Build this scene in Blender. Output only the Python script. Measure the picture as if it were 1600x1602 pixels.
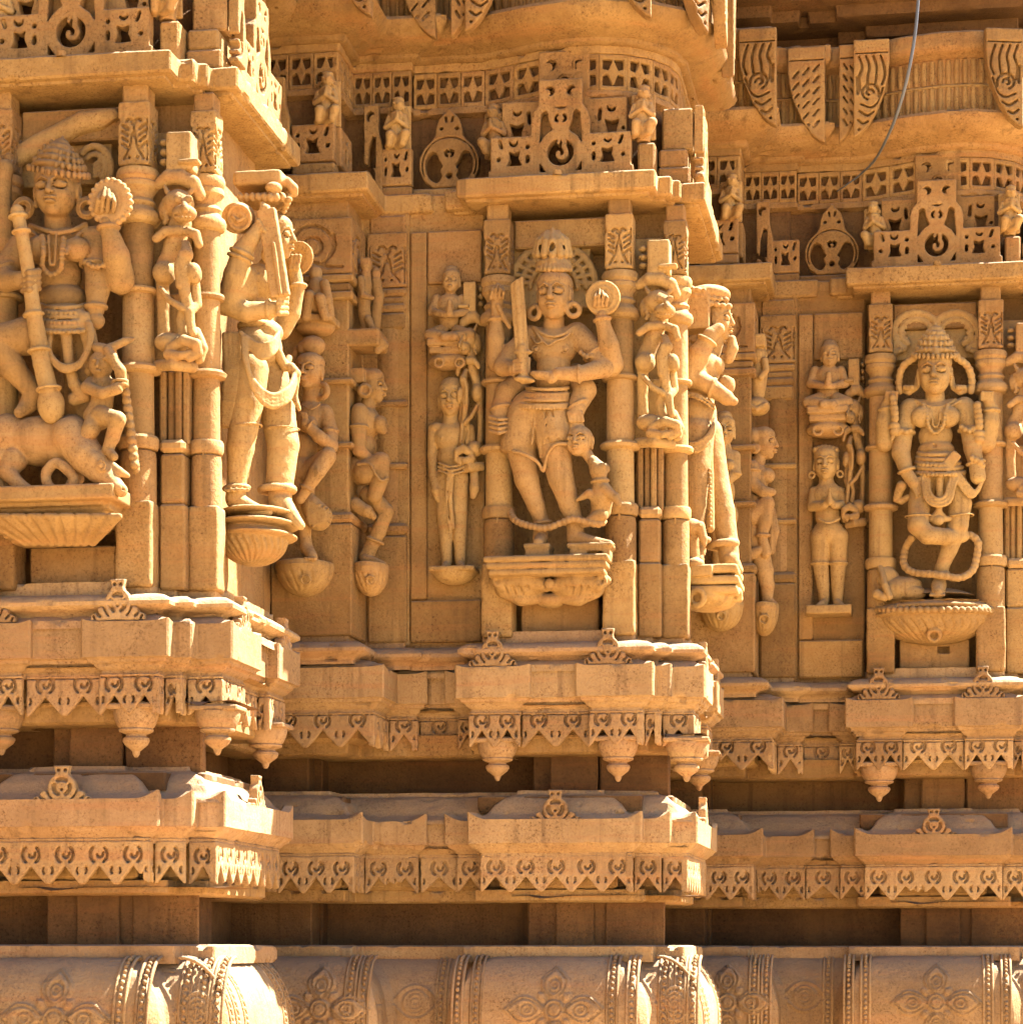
import bpy, math, random
import numpy as np
from mathutils import Vector, Matrix

for _o in list(bpy.data.objects):
    bpy.data.objects.remove(_o)
scene = bpy.context.scene
COL = scene.collection

# ------------------------------------------------------------------ camera
EYE = 1.62                                   # eye level above the paving
YAW = math.radians(9.16)
cam_data = bpy.data.cameras.new('camera')
cam_data.sensor_fit = 'HORIZONTAL'
cam_data.sensor_width = 36.0
cam_data.lens = 90.0
cam_data.shift_y = 0.4288
cam_data.clip_start = 0.05
cam_data.clip_end = 2000.0
cam = bpy.data.objects.new('camera', cam_data)
COL.objects.link(cam)
cam.location = (0, 0, EYE)
cam.rotation_euler = (math.pi / 2, 0, YAW)
scene.camera = cam

# ------------------------------------------------------------------ light
SUN_DIR = Vector((0.66, 0.40, 1.0)).normalized()      # towards the sun
world = bpy.data.worlds.new('World')
scene.world = world
world.use_nodes = True
_nt = world.node_tree
_bg = _nt.nodes['Background']
_sky = _nt.nodes.new('ShaderNodeTexSky')
_sky.sky_type = 'NISHITA'
_sky.sun_disc = False
_sky.sun_elevation = math.asin(SUN_DIR.z)
_sky.sun_rotation = math.atan2(SUN_DIR.x, SUN_DIR.y)
_sky.air_density = 0.6
_sky.dust_density = 0.4
_sky.ozone_density = 1.0
_nt.links.new(_sky.outputs[0], _bg.inputs[0])
_bg.inputs[1].default_value = 0.05
sun_data = bpy.data.lights.new('sun', 'SUN')
sun_data.energy = 5.0
sun_data.angle = math.radians(0.5)
sun_data.color = (1.0, 0.94, 0.84)
sun = bpy.data.objects.new('sun', sun_data)
COL.objects.link(sun)
sun.rotation_euler = SUN_DIR.to_track_quat('Z', 'Y').to_euler()
scene.view_settings.view_transform = 'Standard'
scene.view_settings.look = 'None'
scene.view_settings.gamma = 1.0
scene.view_settings.use_curve_mapping = False
scene.view_settings.exposure = 2.95
scene.cycles.max_bounces = 4
scene.cycles.diffuse_bounces = 2
scene.cycles.glossy_bounces = 2
scene.cycles.use_denoising = True
scene.cycles.use_adaptive_sampling = True
scene.cycles.adaptive_threshold = 0.03
scene.cycles.caustics_reflective = False
scene.cycles.caustics_refractive = False

# ------------------------------------------------------------------ the wall's measures
# The wall repeats: each bay stands DX further right and DY further back.
DX, DY = 0.95, 1.017
BX, BY = -0.92, 6.42                         # middle bay, front plane of its pillars
F_, S_, YH = 4000.0, YAW, 1487.0
_c, _s = math.cos(S_), math.sin(S_)

def bay_origin(b):
    return Vector((BX + (b - 2) * DX, BY + (b - 2) * DY, EYE))

def pt(px, py, y, b=2):
    """photo measure -> bay coordinates (x, y, z) of the point at depth y"""
    oy = BY + (b - 2) * DY
    ox = BX + (b - 2) * DX
    a = (px - 800.0) / F_
    t = (oy + y) / (a * _s + _c)
    return np.array((t * (a * _c - _s) - ox, y, t * (YH - py) / F_))

def mpp(b, y=0.0):
    """metres per photo pixel near the middle of bay b"""
    return (BY + (b - 2) * DY + y) / F_ * 1.005

# ------------------------------------------------------------------ noise
def _hash(i, j, k, seed):
    n = (i * 374761393 + j * 668265263 + k * 2147483647 + seed * 974634777) & 0xFFFFFFFF
    n = ((n ^ (n >> 13)) * 1274126177) & 0xFFFFFFFF
    n = n ^ (n >> 16)
    return (n & 0xFFFF).astype(np.float32) / 65535.0

def vnoise(p, freq, seed=0):
    q = p * freq + 1000.0
    i = np.floor(q).astype(np.int64)
    f = (q - i).astype(np.float32)
    f = f * f * (3 - 2 * f)
    r = 0
    for a in (0, 1):
        wa = f[:, 0] if a else 1 - f[:, 0]
        for b in (0, 1):
            wb = f[:, 1] if b else 1 - f[:, 1]
            for c in (0, 1):
                wc = f[:, 2] if c else 1 - f[:, 2]
                r = r + wa * wb * wc * _hash(i[:, 0] + a, i[:, 1] + b, i[:, 2] + c, seed)
    return r * 2 - 1

# ------------------------------------------------------------------ materials
def sandstone(name, base, dark, dust=0.5, bump=1.0, pits=1.0):
    m = bpy.data.materials.new(name)
    m.use_nodes = True
    nt = m.node_tree
    N = nt.nodes.new
    L = nt.links.new
    bsdf = nt.nodes['Principled BSDF']
    bsdf.inputs['Roughness'].default_value = 0.85
    bsdf.inputs['Specular IOR Level'].default_value = 0.25
    geo = N('ShaderNodeNewGeometry')
    def noise(scale, detail=4.0, rough=0.6, vec=None):
        n = N('ShaderNodeTexNoise')
        n.inputs['Scale'].default_value = scale
        n.inputs['Detail'].default_value = detail
        n.inputs['Roughness'].default_value = rough
        L(vec or geo.outputs['Position'], n.inputs['Vector'])
        return n.outputs['Fac']
    def ramp(fac, stops):
        r = N('ShaderNodeValToRGB')
        el = r.color_ramp.elements
        while len(el) < len(stops):
            el.new(0.5)
        for e, (p, c) in zip(el, stops):
            e.position = p
            e.color = c if len(c) == 4 else (*c, 1)
        L(fac, r.inputs[0])
        return r.outputs[0]
    def mix(fac, a, b, mode='MIX'):
        n = N('ShaderNodeMix')
        n.data_type = 'RGBA'
        n.blend_type = mode
        if isinstance(fac, float):
            n.inputs[0].default_value = fac
        else:
            L(fac, n.inputs[0])
        for s, v in ((n.inputs[6], a), (n.inputs[7], b)):
            if isinstance(v, tuple):
                s.default_value = (*v, 1)
            else:
                L(v, s)
        return n.outputs[2]
    # broad tone from stone to stone, finer grain inside
    tone = noise(4.2, 6.0, 0.74)
    col = mix(ramp(tone, [(0.38, (0, 0, 0)), (0.52, (0.55, 0.55, 0.55)), (0.66, (1, 1, 1))]), base, dark)
    # every stone has its own tone
    oi = N('ShaderNodeObjectInfo')
    col = mix(0.75, col, ramp(oi.outputs['Random'], [(0.0, (0.62, 0.55, 0.48)), (0.30, (0.92, 0.90, 0.86)), (0.55, (1.06, 0.99, 1.02)), (0.8, (1.08, 1.10, 1.06)), (1.0, (1.28, 1.26, 1.18))]), 'MULTIPLY')
    # water streaks that ran down the face
    ms = N('ShaderNodeMapping')
    ms.inputs['Scale'].default_value = (30.0, 30.0, 1.6)
    L(geo.outputs['Position'], ms.inputs['Vector'])
    wet = ramp(noise(1.0, 3.0, 0.65, ms.outputs[0]), [(0.54, (0, 0, 0)), (0.74, (0.85, 0.85, 0.85))])
    col = mix(wet, col, tuple(c * f for c, f in zip(base, (0.50, 0.46, 0.45))))
    # bedding: faint horizontal streaks
    mp = N('ShaderNodeMapping')
    mp.inputs['Scale'].default_value = (2.5, 2.5, 46.0)
    L(geo.outputs['Position'], mp.inputs['Vector'])
    st = ramp(noise(1.0, 3.0, 0.6, mp.outputs[0]), [(0.52, (0, 0, 0)), (0.75, (0.6, 0.6, 0.6))])
    col = mix(st, col, tuple(c * f for c, f in zip(base, (0.95, 0.70, 0.62))))
    # speckle and small dark pores
    fine = noise(150.0, 2.0, 0.8)
    sp = ramp(fine, [(0.30, (0.28, 0.20, 0.16)), (0.40, (0.78, 0.75, 0.72)), (0.55, (1, 1, 1)), (0.8, (1.15, 1.15, 1.17))])
    patch = ramp(noise(8.0, 3.0, 0.6), [(0.38, (0.25, 0.25, 0.25)), (0.62, (0.35 + 0.5 * pits,) * 3)])
    col = mix(patch, col, sp, 'MULTIPLY')
    # grey dust lies on upward faces
    sep = N('ShaderNodeSeparateXYZ')
    L(geo.outputs['Normal'], sep.inputs[0])
    up = N('ShaderNodeMapRange')
    up.inputs['From Min'].default_value = 0.25
    up.inputs['From Max'].default_value = 0.9
    up.inputs['To Max'].default_value = dust
    L(sep.outputs['Z'], up.inputs['Value'])
    col = mix(up.outputs[0], col, (0.33, 0.255, 0.185))
    L(col, bsdf.inputs['Base Color'])
    # relief
    h2 = noise(60.0, 4.0, 0.78)
    bn = N('ShaderNodeBump')
    bn.inputs['Strength'].default_value = 0.9 * bump
    bn.inputs['Distance'].default_value = 0.005
    L(h2, bn.inputs['Height'])
    n = bn.outputs[0]
    L(n, bsdf.inputs['Normal'])
    return m

STONE = sandstone('golden_sandstone', (0.37, 0.225, 0.082), (0.25, 0.135, 0.043))
STATUE = sandstone('carved_sandstone', (0.43, 0.272, 0.104), (0.31, 0.182, 0.063), dust=0.3, bump=0.7, pits=0.5)
PALE = sandstone('pink_sandstone', (0.42, 0.268, 0.125), (0.31, 0.185, 0.080), dust=0.5)
PAVING = sandstone('paving_sandstone', (0.45, 0.32, 0.175), (0.37, 0.26, 0.14), dust=0.1)
DARKSTONE = sandstone('weathered_shade_sandstone', (0.19, 0.100, 0.034), (0.10, 0.050, 0.018), dust=0.4)  # weathered stone, its colour darkened further to paint in shade of the recesses

def metal_wire():
    m = bpy.data.materials.new('grey_cable')
    m.use_nodes = True
    b = m.node_tree.nodes['Principled BSDF']
    b.inputs['Base Color'].default_value = (0.09, 0.10, 0.115, 1)
    b.inputs['Roughness'].default_value = 0.45
    return m
WIRE = metal_wire()

# ------------------------------------------------------------------ mesh helpers
def mesh_from(name, v, quads, smooth_angle=None):
    me = bpy.data.meshes.new(name)
    v = np.asarray(v, dtype=np.float32)
    q = np.asarray(quads, dtype=np.int32)
    me.vertices.add(len(v))
    me.vertices.foreach_set('co', v.ravel())
    k = q.shape[1]
    me.loops.add(q.size)
    me.loops.foreach_set('vertex_index', q.ravel())
    me.polygons.add(len(q))
    me.polygons.foreach_set('loop_start', np.arange(0, q.size, k, dtype=np.int32))
    me.polygons.foreach_set('use_smooth', np.ones(len(q), dtype=bool))
    me.update(calc_edges=True)
    if smooth_angle is not None:
        me.set_sharp_from_angle(angle=math.radians(smooth_angle))
    return me

class Pile:
    """collects quads and triangles of one part"""
    def __init__(self):
        self.v = []
        self.f = []
        self.n = 0
    def add(self, v, f):
        self.v.append(np.asarray(v, dtype=np.float32).reshape(-1, 3))
        self.f += [tuple(int(i) + self.n for i in q) for q in f]
        self.n += len(self.v[-1])
    def mesh(self, name, smooth_angle=30):
        me = bpy.data.meshes.new(name)
        me.from_pydata(np.concatenate(self.v).tolist(), [], self.f)
        me.polygons.foreach_set('use_smooth', np.ones(len(me.polygons), dtype=bool))
        me.update()
        if smooth_angle is not None:
            me.set_sharp_from_angle(angle=math.radians(smooth_angle))
        return me

def vnormals(v, q):
    a, b, c, d = (v[q[:, i]] for i in range(4))
    n = np.cross(c - a, d - b)
    r = np.zeros_like(v)
    for i in range(4):
        np.add.at(r, q[:, i], n)
    return r / (np.linalg.norm(r, axis=1, keepdims=True) + 1e-12)

def chamfer_plan(plan, c):
    p = [np.array(a, float) for a in plan]
    out = [(p[0], 0, None)]
    for i in range(1, len(p) - 1):
        d1 = p[i] - p[i - 1]
        d2 = p[i + 1] - p[i]
        l1, l2 = np.linalg.norm(d1), np.linalg.norm(d2)
        if l1 < 1e-6 or l2 < 1e-6:
            continue
        cr = (d1[0] * d2[1] - d1[1] * d2[0]) / (l1 * l2)
        if abs(cr) < 0.5:
            out.append((p[i], 0, None))
            continue
        k = min(c, 0.3 * l1, 0.3 * l2)
        conv = 1 if cr > 0 else -1
        n1 = np.array([d1[1], -d1[0]]) / l1
        n2 = np.array([d2[1], -d2[0]]) / l2
        m = (n1 + n2) / (1 + n1 @ n2)
        out.append((p[i] - d1 / l1 * k, conv, m))
        out.append((p[i] + d2 / l2 * k, conv, m))
    out.append((p[-1], 0, None))
    return out

def sweep(name, plan, prof, res=0.009, seed=1, rough=1.0, chamfer=0.004, horn=None, angle=35, chips=1.0):
    """profile [(outward, z)] run along a plan [(x, y)] with mitred corners, worn a little"""
    pl = chamfer_plan(plan, chamfer)
    P = np.array([a for a, _, _ in pl])
    conv = [c for _, c, _ in pl]
    nseg = len(P) - 1
    d = np.diff(P, axis=0)
    ln = np.linalg.norm(d, axis=1)
    d = d / ln[:, None]
    nr = np.stack([d[:, 1], -d[:, 0]], 1)
    M = np.zeros_like(P)
    M[0] = (nr[0] + (1, 0)) / (1 + nr[0][0])          # the next bay's courses meet these ends in a mitre
    M[-1] = (nr[-1] + (0, -1)) / (1 - nr[-1][1])
    for i in range(1, len(P) - 1):
        M[i] = (nr[i - 1] + nr[i]) / (1 + nr[i - 1] @ nr[i]) if pl[i][2] is None else pl[i][2]
    base, mit, hd = [], [], []
    for i in range(nseg):
        n = max(1, int(math.ceil(ln[i] / res)))
        if ln[i] < 0.007:
            n = 1
        t = np.arange(n) / n
        base.append(P[i] + (P[i + 1] - P[i]) * t[:, None])
        mit.append(M[i] + (M[i + 1] - M[i]) * t[:, None])
        dd = np.full(n, 9.0)
        if conv[i] > 0:
            dd = np.minimum(dd, t * ln[i])
        if conv[i + 1] > 0:
            dd = np.minimum(dd, (1 - t) * ln[i])
        hd.append(dd)
    base.append(P[-1:]); mit.append(M[-1:]); hd.append(np.array([9.0]))
    base = np.concatenate(base); mit = np.concatenate(mit); hd = np.concatenate(hd)
    # profile
    pf, hw, edge = [], [], []
    for i, q in enumerate(prof):
        w = q[2] if len(q) > 2 else 0.0
        if i:
            a = np.array(prof[i - 1][:2]); b = np.array(q[:2])
            wa = prof[i - 1][2] if len(prof[i - 1]) > 2 else 0.0
            n = max(1, int(math.ceil(np.linalg.norm(b - a) / res)))
            for k in range(1, n):
                pf.append(a + (b - a) * k / n); hw.append(wa + (w - wa) * k / n); edge.append(0)
        pf.append(np.array(q[:2])); hw.append(w); edge.append(1)
    pf = np.array(pf); hw = np.array(hw)
    nb, npf = len(base), len(pf)
    V = np.zeros((nb, npf, 3))
    V[:, :, :2] = base[:, None, :] + mit[:, None, :] * pf[None, :, 0:1]
    V[:, :, 2] = pf[None, :, 1]
    if horn:
        V[:, :, 2] += horn[0] * np.clip(1 - hd / horn[1], 0, 1)[:, None] ** 1.7 * hw[None, :]
    V = V.reshape(-1, 3)
    i, j = np.meshgrid(np.arange(nb - 1), np.arange(npf - 1), indexing='ij')
    i = i.ravel(); j = j.ravel()
    Q = np.stack([i * npf + j, (i + 1) * npf + j, (i + 1) * npf + j + 1, i * npf + j + 1], 1)
    if pf[-1, 1] < pf[0, 1]:
        Q = Q[:, ::-1]
    if rough:
        N = vnormals(V, Q)
        w = vnoise(V, 22.0, seed) * 0.0011 + vnoise(V, 75.0, seed + 5) * 0.0005
        chip = np.clip(vnoise(V, 38.0, seed + 9) - 0.42, 0, 1) * np.tile(np.array(edge), nb) * 0.022 * chips
        V = V + N * ((w - chip) * rough)[:, None]
    return mesh_from(name, V, Q, angle)

def lathe(prof, seg=32, cx=0, cy=0, a0=0.0, a1=2 * math.pi, sx=1.0, sy=1.0):
    """(radius, z) profile spun about the vertical at (cx, cy); returns v, quads"""
    full = abs(a1 - a0 - 2 * math.pi) < 1e-6
    n = seg if full else seg + 1
    ang = a0 + (a1 - a0) * np.arange(n) / seg
    pr = np.array(prof, float)
    V = np.zeros((n, len(pr), 3))
    V[:, :, 0] = cx + sx * np.cos(ang)[:, None] * pr[None, :, 0]
    V[:, :, 1] = cy + sy * np.sin(ang)[:, None] * pr[None, :, 0]
    V[:, :, 2] = pr[None, :, 1]
    m = len(pr)
    Q = []
    for i in range(seg):
        k = (i + 1) % n
        for j in range(m - 1):
            Q.append((i * m + j, k * m + j, k * m + j + 1, i * m + j + 1))
    if pr[-1, 1] < pr[0, 1]:
        Q = [q[::-1] for q in Q]
    return V.reshape(-1, 3), Q

def rbox(x0, x1, y0, y1, z0, z1, b=0.004):
    """box with chamfered edges"""
    b = min(b, (x1 - x0) * .3, (y1 - y0) * .3, (z1 - z0) * .3)
    c = np.array([(x0 + x1) / 2, (y0 + y1) / 2, (z0 + z1) / 2])
    h = np.array([(x1 - x0) / 2, (y1 - y0) / 2, (z1 - z0) / 2])
    V = []
    idx = {}
    for sx in (-1, 1):
        for sy in (-1, 1):
            for sz in (-1, 1):
                s = np.array([sx, sy, sz])
                for ax in range(3):
                    p = h - b
                    p = p.copy(); p[ax] = h[ax]
                    idx[(sx, sy, sz, ax)] = len(V)
                    V.append(c + s * p)
    F = []
    def quad(ids):
        pts = np.array([V[i] for i in ids])
        n = np.cross(pts[1] - pts[0], pts[2] - pts[0])
        if n @ (pts.mean(0) - c) < 0:
            ids = ids[::-1]
        F.append(tuple(ids))
    for ax in range(3):
        o = [a for a in range(3) if a != ax]
        for s in (-1, 1):
            ids = []
            for a, bb in ((-1, -1), (1, -1), (1, 1), (-1, 1)):
                k = [0, 0, 0]; k[ax] = s; k[o[0]] = a; k[o[1]] = bb
                ids.append(idx[(*k, ax)])
            quad(ids)
        for a in (-1, 1):                      # edge strips along ax
            for bb in (-1, 1):
                k0 = [0, 0, 0]; k0[ax] = -1; k0[o[0]] = a; k0[o[1]] = bb
                k1 = list(k0); k1[ax] = 1
                quad([idx[(*k0, o[0])], idx[(*k1, o[0])], idx[(*k1, o[1])], idx[(*k0, o[1])]])
    for sx in (-1, 1):
        for sy in (-1, 1):
            for sz in (-1, 1):
                quad([idx[(sx, sy, sz, ax)] for ax in range(3)])
    return V, F

def tube(path, r, seg=10):
    path = [np.array(p, float) for p in path]
    V, Q = [], []
    up = np.array([0.13, 0.31, 0.94])
    for i, p in enumerate(path):
        t = path[min(i + 1, len(path) - 1)] - path[max(i - 1, 0)]
        t /= np.linalg.norm(t)
        a = np.cross(t, up); a /= np.linalg.norm(a)
        b = np.cross(t, a)
        rr = r[i] if isinstance(r, (list, np.ndarray)) else r
        for k in range(seg):
            an = 2 * math.pi * k / seg
            V.append(p + rr * (math.cos(an) * a + math.sin(an) * b))
    for i in range(len(path) - 1):
        for k in range(seg):
            l = (k + 1) % seg
            Q.append((i * seg + k, i * seg + l, (i + 1) * seg + l, (i + 1) * seg + k))
    return V, Q

# ------------------------------------------------------------------ carving in a field (distance field -> surface)
class Carve:
    def __init__(self, lo, hi, vox):
        self.vox = vox
        self.lo = np.array(lo, float) - 3 * vox
        n = np.ceil((np.array(hi, float) + 3 * vox - self.lo) / vox).astype(int) + 1
        self.n = n
        self.ax = [(self.lo[i] + vox * np.arange(n[i])).astype(np.float32) for i in range(3)]
        self.f = np.full(n, 0.5, np.float32)
    def _reg(self, lo, hi, m):
        a = np.maximum(np.floor((np.array(lo) - m - self.lo) / self.vox).astype(int), 0)
        b = np.minimum(np.ceil((np.array(hi) + m - self.lo) / self.vox).astype(int) + 1, self.n)
        if np.any(b <= a):
            return None
        sl = tuple(slice(int(a[i]), int(b[i])) for i in range(3))
        X = self.ax[0][sl[0]][:, None, None]
        Y = self.ax[1][sl[1]][None, :, None]
        Z = self.ax[2][sl[2]][None, None, :]
        return sl, X, Y, Z
    def _put(self, sl, d, k, cut):
        k = max(k * 0.65, 0.0004)                 # how softly two shapes run together
        f = self.f[sl]
        if cut:
            h = np.clip(0.5 - 0.5 * (f + d) / k, 0, 1)
            self.f[sl] = f + (-d - f) * h + k * h * (1 - h)
        else:
            h = np.clip(0.5 + 0.5 * (f - d) / k, 0, 1)
            self.f[sl] = f + (d - f) * h - k * h * (1 - h)
    def cone(self, a, b, ra, rb=None, k=0.004, cut=False):
        rb = ra if rb is None else rb
        a = np.array(a, np.float32); b = np.array(b, np.float32)
        r = max(ra, rb)
        g = self._reg(np.minimum(a, b) - r, np.maximum(a, b) + r, k + 2 * self.vox)
        if g is None:
            return
        sl, X, Y, Z = g
        ab = b - a
        l2 = float(ab @ ab) + 1e-12
        px, py, pz = X - a[0], Y - a[1], Z - a[2]
        t = np.clip((px * ab[0] + py * ab[1] + pz * ab[2]) / l2, 0, 1)
        d = np.sqrt((px - t * ab[0]) ** 2 + (py - t * ab[1]) ** 2 + (pz - t * ab[2]) ** 2) - (ra + (rb - ra) * t)
        self._put(sl, d, k, cut)
    def chain(self, pts, k=0.004, cut=False):
        for p, q in zip(pts[:-1], pts[1:]):
            self.cone(p[:3], q[:3], p[3], q[3], k, cut)
    def ell(self, c, r, k=0.004, rot=None, cut=False):
        c = np.array(c, np.float32); r = np.array(r, np.float32)
        m = float(max(r))
        g = self._reg(c - m, c + m, k + 2 * self.vox) if rot is not None else self._reg(c - r, c + r, k + 2 * self.vox)
        if g is None:
            return
        sl, X, Y, Z = g
        x, y, z = X - c[0], Y - c[1], Z - c[2]
        if rot is not None:
            R = np.array(rot, np.float32).T
            x, y, z = (R[i, 0] * x + R[i, 1] * y + R[i, 2] * z for i in range(3))
        k0 = np.sqrt((x / r[0]) ** 2 + (y / r[1]) ** 2 + (z / r[2]) ** 2)
        k1 = np.sqrt((x / r[0] ** 2) ** 2 + (y / r[1] ** 2) ** 2 + (z / r[2] ** 2) ** 2) + 1e-9
        d = k0 * (k0 - 1) / k1
        d = np.where(k0 < 1e-3, -float(min(r)), d)
        self._put(sl, d, k, cut)
    def ring(self, c, R, r, axis=(0, 1, 0), k=0.003, cut=False, squash=1.0):
        """torus of radius R, thickness r about an axis"""
        c = np.array(c, np.float32)
        ax = np.array(axis, np.float32); ax /= np.linalg.norm(ax)
        m = R + r
        g = self._reg(c - m, c + m, k + 2 * self.vox)
        if g is None:
            return
        sl, X, Y, Z = g
        x, y, z = X - c[0], Y - c[1], Z - c[2]
        h = x * ax[0] + y * ax[1] + z * ax[2]
        q = np.sqrt(np.maximum(x * x + y * y + z * z - h * h, 0)) - R
        d = np.sqrt(q * q + (h / squash) ** 2) - r
        self._put(sl, d, k, cut)
    def disc(self, c, R, h, axis=(0, 1, 0), k=0.003, rnd=0.003, cut=False):
        """short cylinder"""
        c = np.array(c, np.float32)
        ax = np.array(axis, np.float32); ax /= np.linalg.norm(ax)
        m = math.hypot(R, h) + 0.002
        g = self._reg(c - m, c + m, k + 2 * self.vox)
        if g is None:
            return
        sl, X, Y, Z = g
        x, y, z = X - c[0], Y - c[1], Z - c[2]
        hh = x * ax[0] + y * ax[1] + z * ax[2]
        q = np.sqrt(np.maximum(x * x + y * y + z * z - hh * hh, 0)) - (R - rnd)
        w = np.abs(hh) - (h - rnd)
        d = np.minimum(np.maximum(q, w), 0) + np.sqrt(np.maximum(q, 0) ** 2 + np.maximum(w, 0) ** 2) - rnd
        self._put(sl, d, k, cut)
    def box(self, c, h, k=0.003, rnd=0.003, rot=None, cut=False):
        c = np.array(c, np.float32); h = np.array(h, np.float32)
        m = float(np.linalg.norm(h))
        g = self._reg(c - m, c + m, k + 2 * self.vox) if rot is not None else self._reg(c - h, c + h, k + 2 * self.vox)
        if g is None:
            return
        sl, X, Y, Z = g
        x, y, z = X - c[0], Y - c[1], Z - c[2]
        if rot is not None:
            R = np.array(rot, np.float32).T
            x, y, z = (R[i, 0] * x + R[i, 1] * y + R[i, 2] * z for i in range(3))
        qx, qy, qz = np.abs(x) - h[0] + rnd, np.abs(y) - h[1] + rnd, np.abs(z) - h[2] + rnd
        d = np.sqrt(np.maximum(qx, 0) ** 2 + np.maximum(qy, 0) ** 2 + np.maximum(qz, 0) ** 2) + np.minimum(np.maximum(qx, np.maximum(qy, qz)), 0) - rnd
        self._put(sl, d, k, cut)
    def rough(self, amp=0.0008, freq=40.0, seed=3):
        """weathering of the surface"""
        near = np.abs(self.f) < 4 * self.vox
        i = np.argwhere(near)
        if len(i):
            p = self.lo + i * self.vox
            self.f[near] += (vnoise(p, freq, seed) * amp + vnoise(p, freq * 3.1, seed + 1) * amp * 0.4).astype(np.float32)
    def mesh(self, name, open_back=None):
        f = self.f
        f[0], f[-1] = 0.5, 0.5
        f[:, 0], f[:, -1] = 0.5, 0.5
        f[:, :, 0], f[:, :, -1] = 0.5, 0.5
        s = f < 0
        c = s[:-1, :-1, :-1].astype(np.int8)
        tot = np.zeros_like(c)
        offs = [(a, b, d) for a in (0, 1) for b in (0, 1) for d in (0, 1)]
        nx, ny, nz = f.shape
        for a, b, d in offs:
            tot += s[a:nx - 1 + a, b:ny - 1 + b, d:nz - 1 + d]
        act = (tot > 0) & (tot < 8)
        cells = np.argwhere(act)
        vid = np.full(act.shape, -1, np.int32)
        vid[act] = np.arange(len(cells))
        val = np.stack([f[cells[:, 0] + a, cells[:, 1] + b, cells[:, 2] + d] for a, b, d in offs], 1)
        acc = np.zeros((len(cells), 3), np.float32)
        cnt = np.zeros(len(cells), np.float32)
        O = np.array(offs, np.float32)
        for i in range(8):
            for j in range(i + 1, 8):
                if np.abs(O[i] - O[j]).sum() != 1:
                    continue
                x = (val[:, i] < 0) != (val[:, j] < 0)
                t = val[x, i] / (val[x, i] - val[x, j])
                acc[x] += O[i] + t[:, None] * (O[j] - O[i])
                cnt[x] += 1
        V = self.lo + (cells + acc / cnt[:, None]) * self.vox
        Q = []
        for ax in range(3):
            sa = [slice(None)] * 3; sb = [slice(None)] * 3
            sa[ax] = slice(0, -1); sb[ax] = slice(1, None)
            e = s[tuple(sa)] != s[tuple(sb)]
            idx = np.argwhere(e)
            o = [a for a in range(3) if a != ax]
            idx = idx[(idx[:, o[0]] > 0) & (idx[:, o[1]] > 0)]
            ins = s[idx[:, 0], idx[:, 1], idx[:, 2]]
            def cell(da, db):
                k = idx.copy(); k[:, o[0]] -= da; k[:, o[1]] -= db
                k = np.minimum(k, np.array(act.shape) - 1)
                return vid[k[:, 0], k[:, 1], k[:, 2]]
            q = np.stack([cell(1, 1), cell(0, 1), cell(0, 0), cell(1, 0)], 1)
            flip = ins if ax == 1 else ~ins
            q[flip] = q[flip][:, ::-1]
            Q.append(q)
        Q = np.concatenate(Q)
        Q = Q[(Q >= 0).all(1)]
        if open_back is not None:                 # plates stand against a wall: no faces on their backs
            Q = Q[V[Q][:, :, 1].min(1) < open_back]
            keep = np.unique(Q)
            new = np.zeros(len(V), np.int32)
            new[keep] = np.arange(len(keep))
            V, Q = V[keep], new[Q]
        return mesh_from(name, V, Q)

# flat shapes: distance functions on a grid in the panel's own plane
def sd_seg(U, V, a, b):
    ax, ay = a; bx, by = b
    dx, dy = bx - ax, by - ay
    t = np.clip(((U - ax) * dx + (V - ay) * dy) / (dx * dx + dy * dy + 1e-12), 0, 1)
    return np.hypot(U - ax - t * dx, V - ay - t * dy)

def sd_line(U, V, pts):
    d = 9.0
    for p, q in zip(pts[:-1], pts[1:]):
        d = np.minimum(d, sd_seg(U, V, p, q))
    return d

def sd_poly(U, V, pts):
    d = sd_line(U, V, list(pts) + [pts[0]])
    ins = np.zeros(U.shape, bool)
    n = len(pts)
    for i in range(n):
        (x1, y1), (x2, y2) = pts[i], pts[(i + 1) % n]
        if abs(y1 - y2) < 1e-12:
            continue
        c = ((y1 > V) != (y2 > V)) & (U < (x2 - x1) * (V - y1) / (y2 - y1) + x1)
        ins ^= c
    return np.where(ins, -d, d)

def sd_circ(U, V, c, r):
    return np.hypot(U - c[0], V - c[1]) - r

def sd_box(U, V, x0, x1, y0, y1):
    qx = np.abs(U - (x0 + x1) / 2) - (x1 - x0) / 2
    qy = np.abs(V - (y0 + y1) / 2) - (y1 - y0) / 2
    return np.hypot(np.maximum(qx, 0), np.maximum(qy, 0)) + np.minimum(np.maximum(qx, qy), 0)

def arc(c, r, a0, a1, n=10, r1=None):
    r1 = r if r1 is None else r1
    return [(c[0] + (r + (r1 - r) * i / n) * math.cos(math.radians(a0 + (a1 - a0) * i / n)),
             c[1] + (r + (r1 - r) * i / n) * math.sin(math.radians(a0 + (a1 - a0) * i / n))) for i in range(n + 1)]

def curl(pts, n=6):
    """points of a flat line with rounded bends"""
    p = [np.array(a, float) for a in pts]
    out = []
    for i in range(len(p) - 1):
        a, b, c, d = p[max(i - 1, 0)], p[i], p[i + 1], p[min(i + 2, len(p) - 1)]
        for j in range(n):
            u = j / n
            out.append(tuple(.5 * (2 * b + (c - a) * u + (2 * a - 5 * b + 4 * c - d) * u * u + (3 * b - a - 3 * c + d) * u ** 3)))
    return out + [tuple(p[-1])]

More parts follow.
